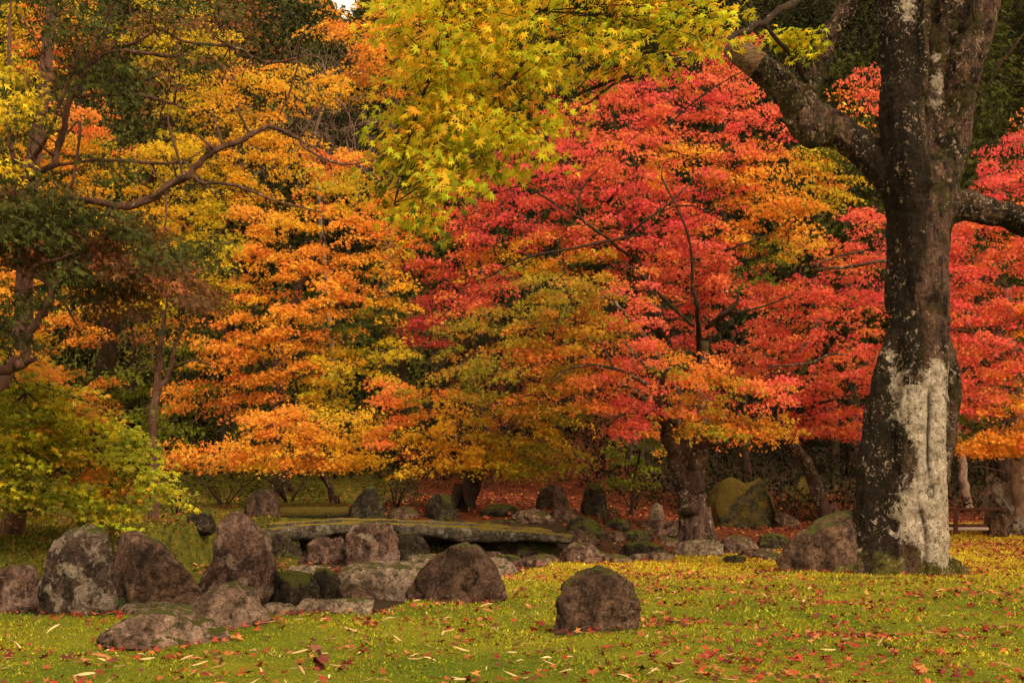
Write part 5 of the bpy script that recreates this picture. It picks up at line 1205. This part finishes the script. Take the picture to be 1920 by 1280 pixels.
# ------------------------------------------------------------------ fallen leaves
def bamboo_T():
    n = 6; pts = []; 
    for i in range(n + 1):
        t = i / n; w_ = .075 * math.sin(math.pi * min(1, t * .95 + .06)) ** .7 * (1 - .3 * t); z = .10 * math.sin(t * 3.0) ; pts += [(-w_, t - .5, z + w_ * .5), (w_, t - .5, z + w_ * .5)]
    Fc = []
    for i in range(n): a = 2 * i; Fc += [(a, a + 1, a + 3), (a, a + 3, a + 2)]
    return np.array(pts), np.array(Fc)
TB = bamboo_T()
def curl(T, k):
    P, Fc = T; P = P.copy(); P[:, 2] += k * (P[:, 0] ** 2 * 1.2 + (P[:, 1] - .4) ** 2 * .5) + RNG.normal(0, .05, len(P)); P[:, 1] -= .35; return P, Fc
def scatter():
    # sample leaves over the lawn
    n = 68000
    y = RNG.uniform(8.3, 36, n); x = RNG.uniform(-1, 1, n) * (y * .41 + 1.8)
    clus = .5 + .5 * wav(x, y, 1.1, 0) + .3 * wav(x, y, 4, 1)
    dens = np.clip((clus - .25) * 1.7, .10, 1.3) * np.where(x > 1.2, .95, .55) * np.where(y > 20, .9, .62) * np.where((y < 13) & (x < 1), .7, 1)
    ok = (RNG.random(n) < dens) & (y < lawn_edge(x) + .1) & ~in_rock(x, y, .02); x, y = x[ok], y[ok]; n = len(x)
    mcols = np.array([(.25, .026, .016), (.32, .045, .020), (.15, .018, .014), (.34, .08, .026), (.10, .025, .016), (.40, .15, .045)])
    for rx, ry, hw, hd in ROCKS:      # leaves gather round the stones on the lawn
        if ry < 21 and ry > 10:
            k_ = int(45 * hw); a_ = RNG.uniform(3.0, 6.5, k_); r_ = 1 + np.abs(RNG.normal(0, .14, k_)) + .04
            x = np.concatenate([x, rx + hw * np.cos(a_) * r_]); y = np.concatenate([y, ry + hd * np.sin(a_) * r_])
    ok = (y < lawn_edge(x) + .2); x, y = x[ok], y[ok]; n = len(x)
    order = np.argsort(y); x, y = x[order], y[order]
    m1 = 300
    variants = []
    for v in range(12):
        T = curl(T7 if v % 3 else T5, RNG.uniform(.1, .55)); c = mcols[v % len(mcols)] * np.exp(RNG.normal(0, .12, 3))
        variants.append(mesh_np("maple_leaf", T[0], T[1], np.repeat(c[None], len(T[0]), 0)))
        variants[-1].materials.append(M_LITTER)
    for i in range(m1):
        o = bpy.data.objects.new("maple_leaf", variants[RNG.integers(12)]); COL.objects.link(o); o.parent = GROUND
        s = RNG.uniform(.042, .070); o.location = (x[i], y[i], hz(x[i], y[i]) + .014 + RNG.uniform(0, .012)); o.scale = (s, s, s)
        o.rotation_euler = (RNG.normal(0, .35), RNG.normal(0, .35), RNG.uniform(0, 6.28))
    xs, ys = x[m1:], y[m1:]; k = len(xs)
    a = RNG.uniform(0, 6.28, k); D = np.stack([np.cos(a), np.sin(a), RNG.normal(0, .3, k)], 1); N = RNG.normal(0, .35, (k, 3)) + [0, 0, 1]
    cl = mcols[RNG.integers(len(mcols), size=k)] * np.exp(RNG.normal(0, .2, (k, 1)))
    Z = height(xs, ys) + .018 + RNG.uniform(0, .015, k)
    bf = Buf(); put_leaves(bf, np.stack([xs, ys, Z], 1), D, N, RNG.uniform(.036, .07, k), cl, curl(T5, .6))
    o = link("fallen_leaves", bf.mesh("fallen_leaves"), M_LITTER, GROUND, 'stuff')
    # bamboo leaves
    n = 2600; y = 8.3 * (20 / 8.3) ** RNG.random(n); x = RNG.uniform(-1, 1, n) * (y * .40 + .3)
    dens = np.where(x < 1.5, .42, .20) * np.clip(.6 + .5 * wav(x, y, 1.3, 1), .15, 1)
    ok = (RNG.random(n) < dens) & (y < lawn_edge(x)) & ~in_rock(x, y, .02); x, y = x[ok], y[ok]
    order = np.argsort(y); x, y = x[order], y[order]
    bc = np.array([(.52, .33, .16), (.60, .38, .17), (.45, .22, .10), (.42, .15, .06), (.62, .46, .22)])
    var = []
    for v in range(10):
        P = TB[0].copy(); P[:, 2] *= RNG.uniform(-.6, 1.3); P[:, 0] += RNG.uniform(-.12, .12) * np.sin(P[:, 1] * 3)
        c = bc[v % len(bc)]; var.append(mesh_np("bamboo_leaf", P, TB[1], np.repeat(c[None], len(P), 0))); var[-1].materials.append(M_LITTER)
    for i in range(min(300, len(x))):
        o = bpy.data.objects.new("bamboo_leaf", var[RNG.integers(10)]); COL.objects.link(o); o.parent = GROUND
        s = RNG.uniform(.07, .15); o.location = (x[i], y[i], hz(x[i], y[i]) + .018 + RNG.uniform(0, .014)); o.scale = (s, s, s)
        o.rotation_euler = (RNG.normal(0, .3), RNG.normal(0, .5), RNG.normal(1.57, .9))
    xs, ys = x[300:], y[300:]; k = len(xs)
    a = RNG.normal(0, .9, k); D = np.stack([np.cos(a), np.sin(a), RNG.normal(0, .2, k)], 1)
    bf = Buf(); put_leaves(bf, np.stack([xs, ys, height(xs, ys) + .025], 1), D, RNG.normal(0, .4, (k, 3)) + [0, 0, 1], RNG.uniform(.08, .15, k), bc[RNG.integers(5, size=k)], TB)
    link("fallen_bamboo_leaves", bf.mesh("fallen_bamboo_leaves"), M_LITTER, GROUND, 'stuff')
    # red carpet beyond the bridge, on the bare bank and under the right-hand maples
    n = 90000; y = RNG.uniform(20, 50, n); x = RNG.uniform(-1, 1, n) * (y * .44 + 1)
    mo, li, ba, fa = covers(x, y); e = lawn_edge(x)
    dd = np.clip(li * 1.2, 0, 1) * np.clip(.55 + .7 * wav(x, y, .8, 1), 0, 1)
    dd = np.maximum(dd, .16 * (y > e)); dd = np.maximum(dd, .5 * (x > 8) * (y < e) * (y > 20))
    ok = (RNG.random(n) < dd) & ~in_rock(x, y, -.02); x, y = x[ok], y[ok]; k = len(x)
    rc = np.array([(.19, .030, .014), (.15, .022, .013), (.23, .055, .02), (.10, .02, .011), (.30, .12, .025)])
    cl = rc[RNG.integers(5, size=k)] * np.exp(RNG.normal(0, .25, (k, 1)))
    bf = Buf(); put_leaves(bf, np.stack([x, y, height(x, y) + .02 + RNG.uniform(0, .03, k)], 1), RNG.normal(0, 1, (k, 3)) * [1, 1, .3], RNG.normal(0, .4, (k, 3)) + [0, -.2, 1], RNG.uniform(.06, .10, k), cl, T2)
    link("leaf_litter", bf.mesh("leaf_litter"), M_LITTER, kind='stuff')
scatter()

# curled dead leaf clump in the foreground
def dead():
    c = ghit(600, 1255); root = thing("curled_leaf", "dark crumpled dead leaf cluster on the moss at the bottom of the picture", "leaf", c)
    for i in range(5):
        P, Fc = T5; n = 7; g = []
        for a in range(n):
            for b in range(n):
                u, v = a / (n - 1) - .5, b / (n - 1) - .5; w_ = .5 * math.cos(v * 2.6)
                g.append((u * w_ * 1.8, v, .35 * math.cos(u * 5) * w_ + .12 * math.sin(v * 9 + i) + .05 * RNG.normal()))
        V = np.array(g) * .085; V[:, 2] += .02 * i
        q = [(a * n + b, (a + 1) * n + b, (a + 1) * n + b + 1, a * n + b + 1) for a in range(n - 1) for b in range(n - 1)]
        T = np.array([[f[0], f[1], f[2]] for f in q] + [[f[0], f[2], f[3]] for f in q])
        me = mesh_np("leaf_blade", V, T, np.repeat(np.array([[(.10, .018, .014), (.07, .014, .012), (.16, .04, .025), (.05, .012, .01), (.2, .07, .045)][i]]), len(V), 0), True)
        o = link("leaf_blade", me, M_LITTER, root); o.rotation_euler = (RNG.normal(0, .6), RNG.normal(0, .6), RNG.uniform(0, 6.28)); o.location = (RNG.normal(0, .035), RNG.normal(0, .03), .03 + .012 * i)
dead()
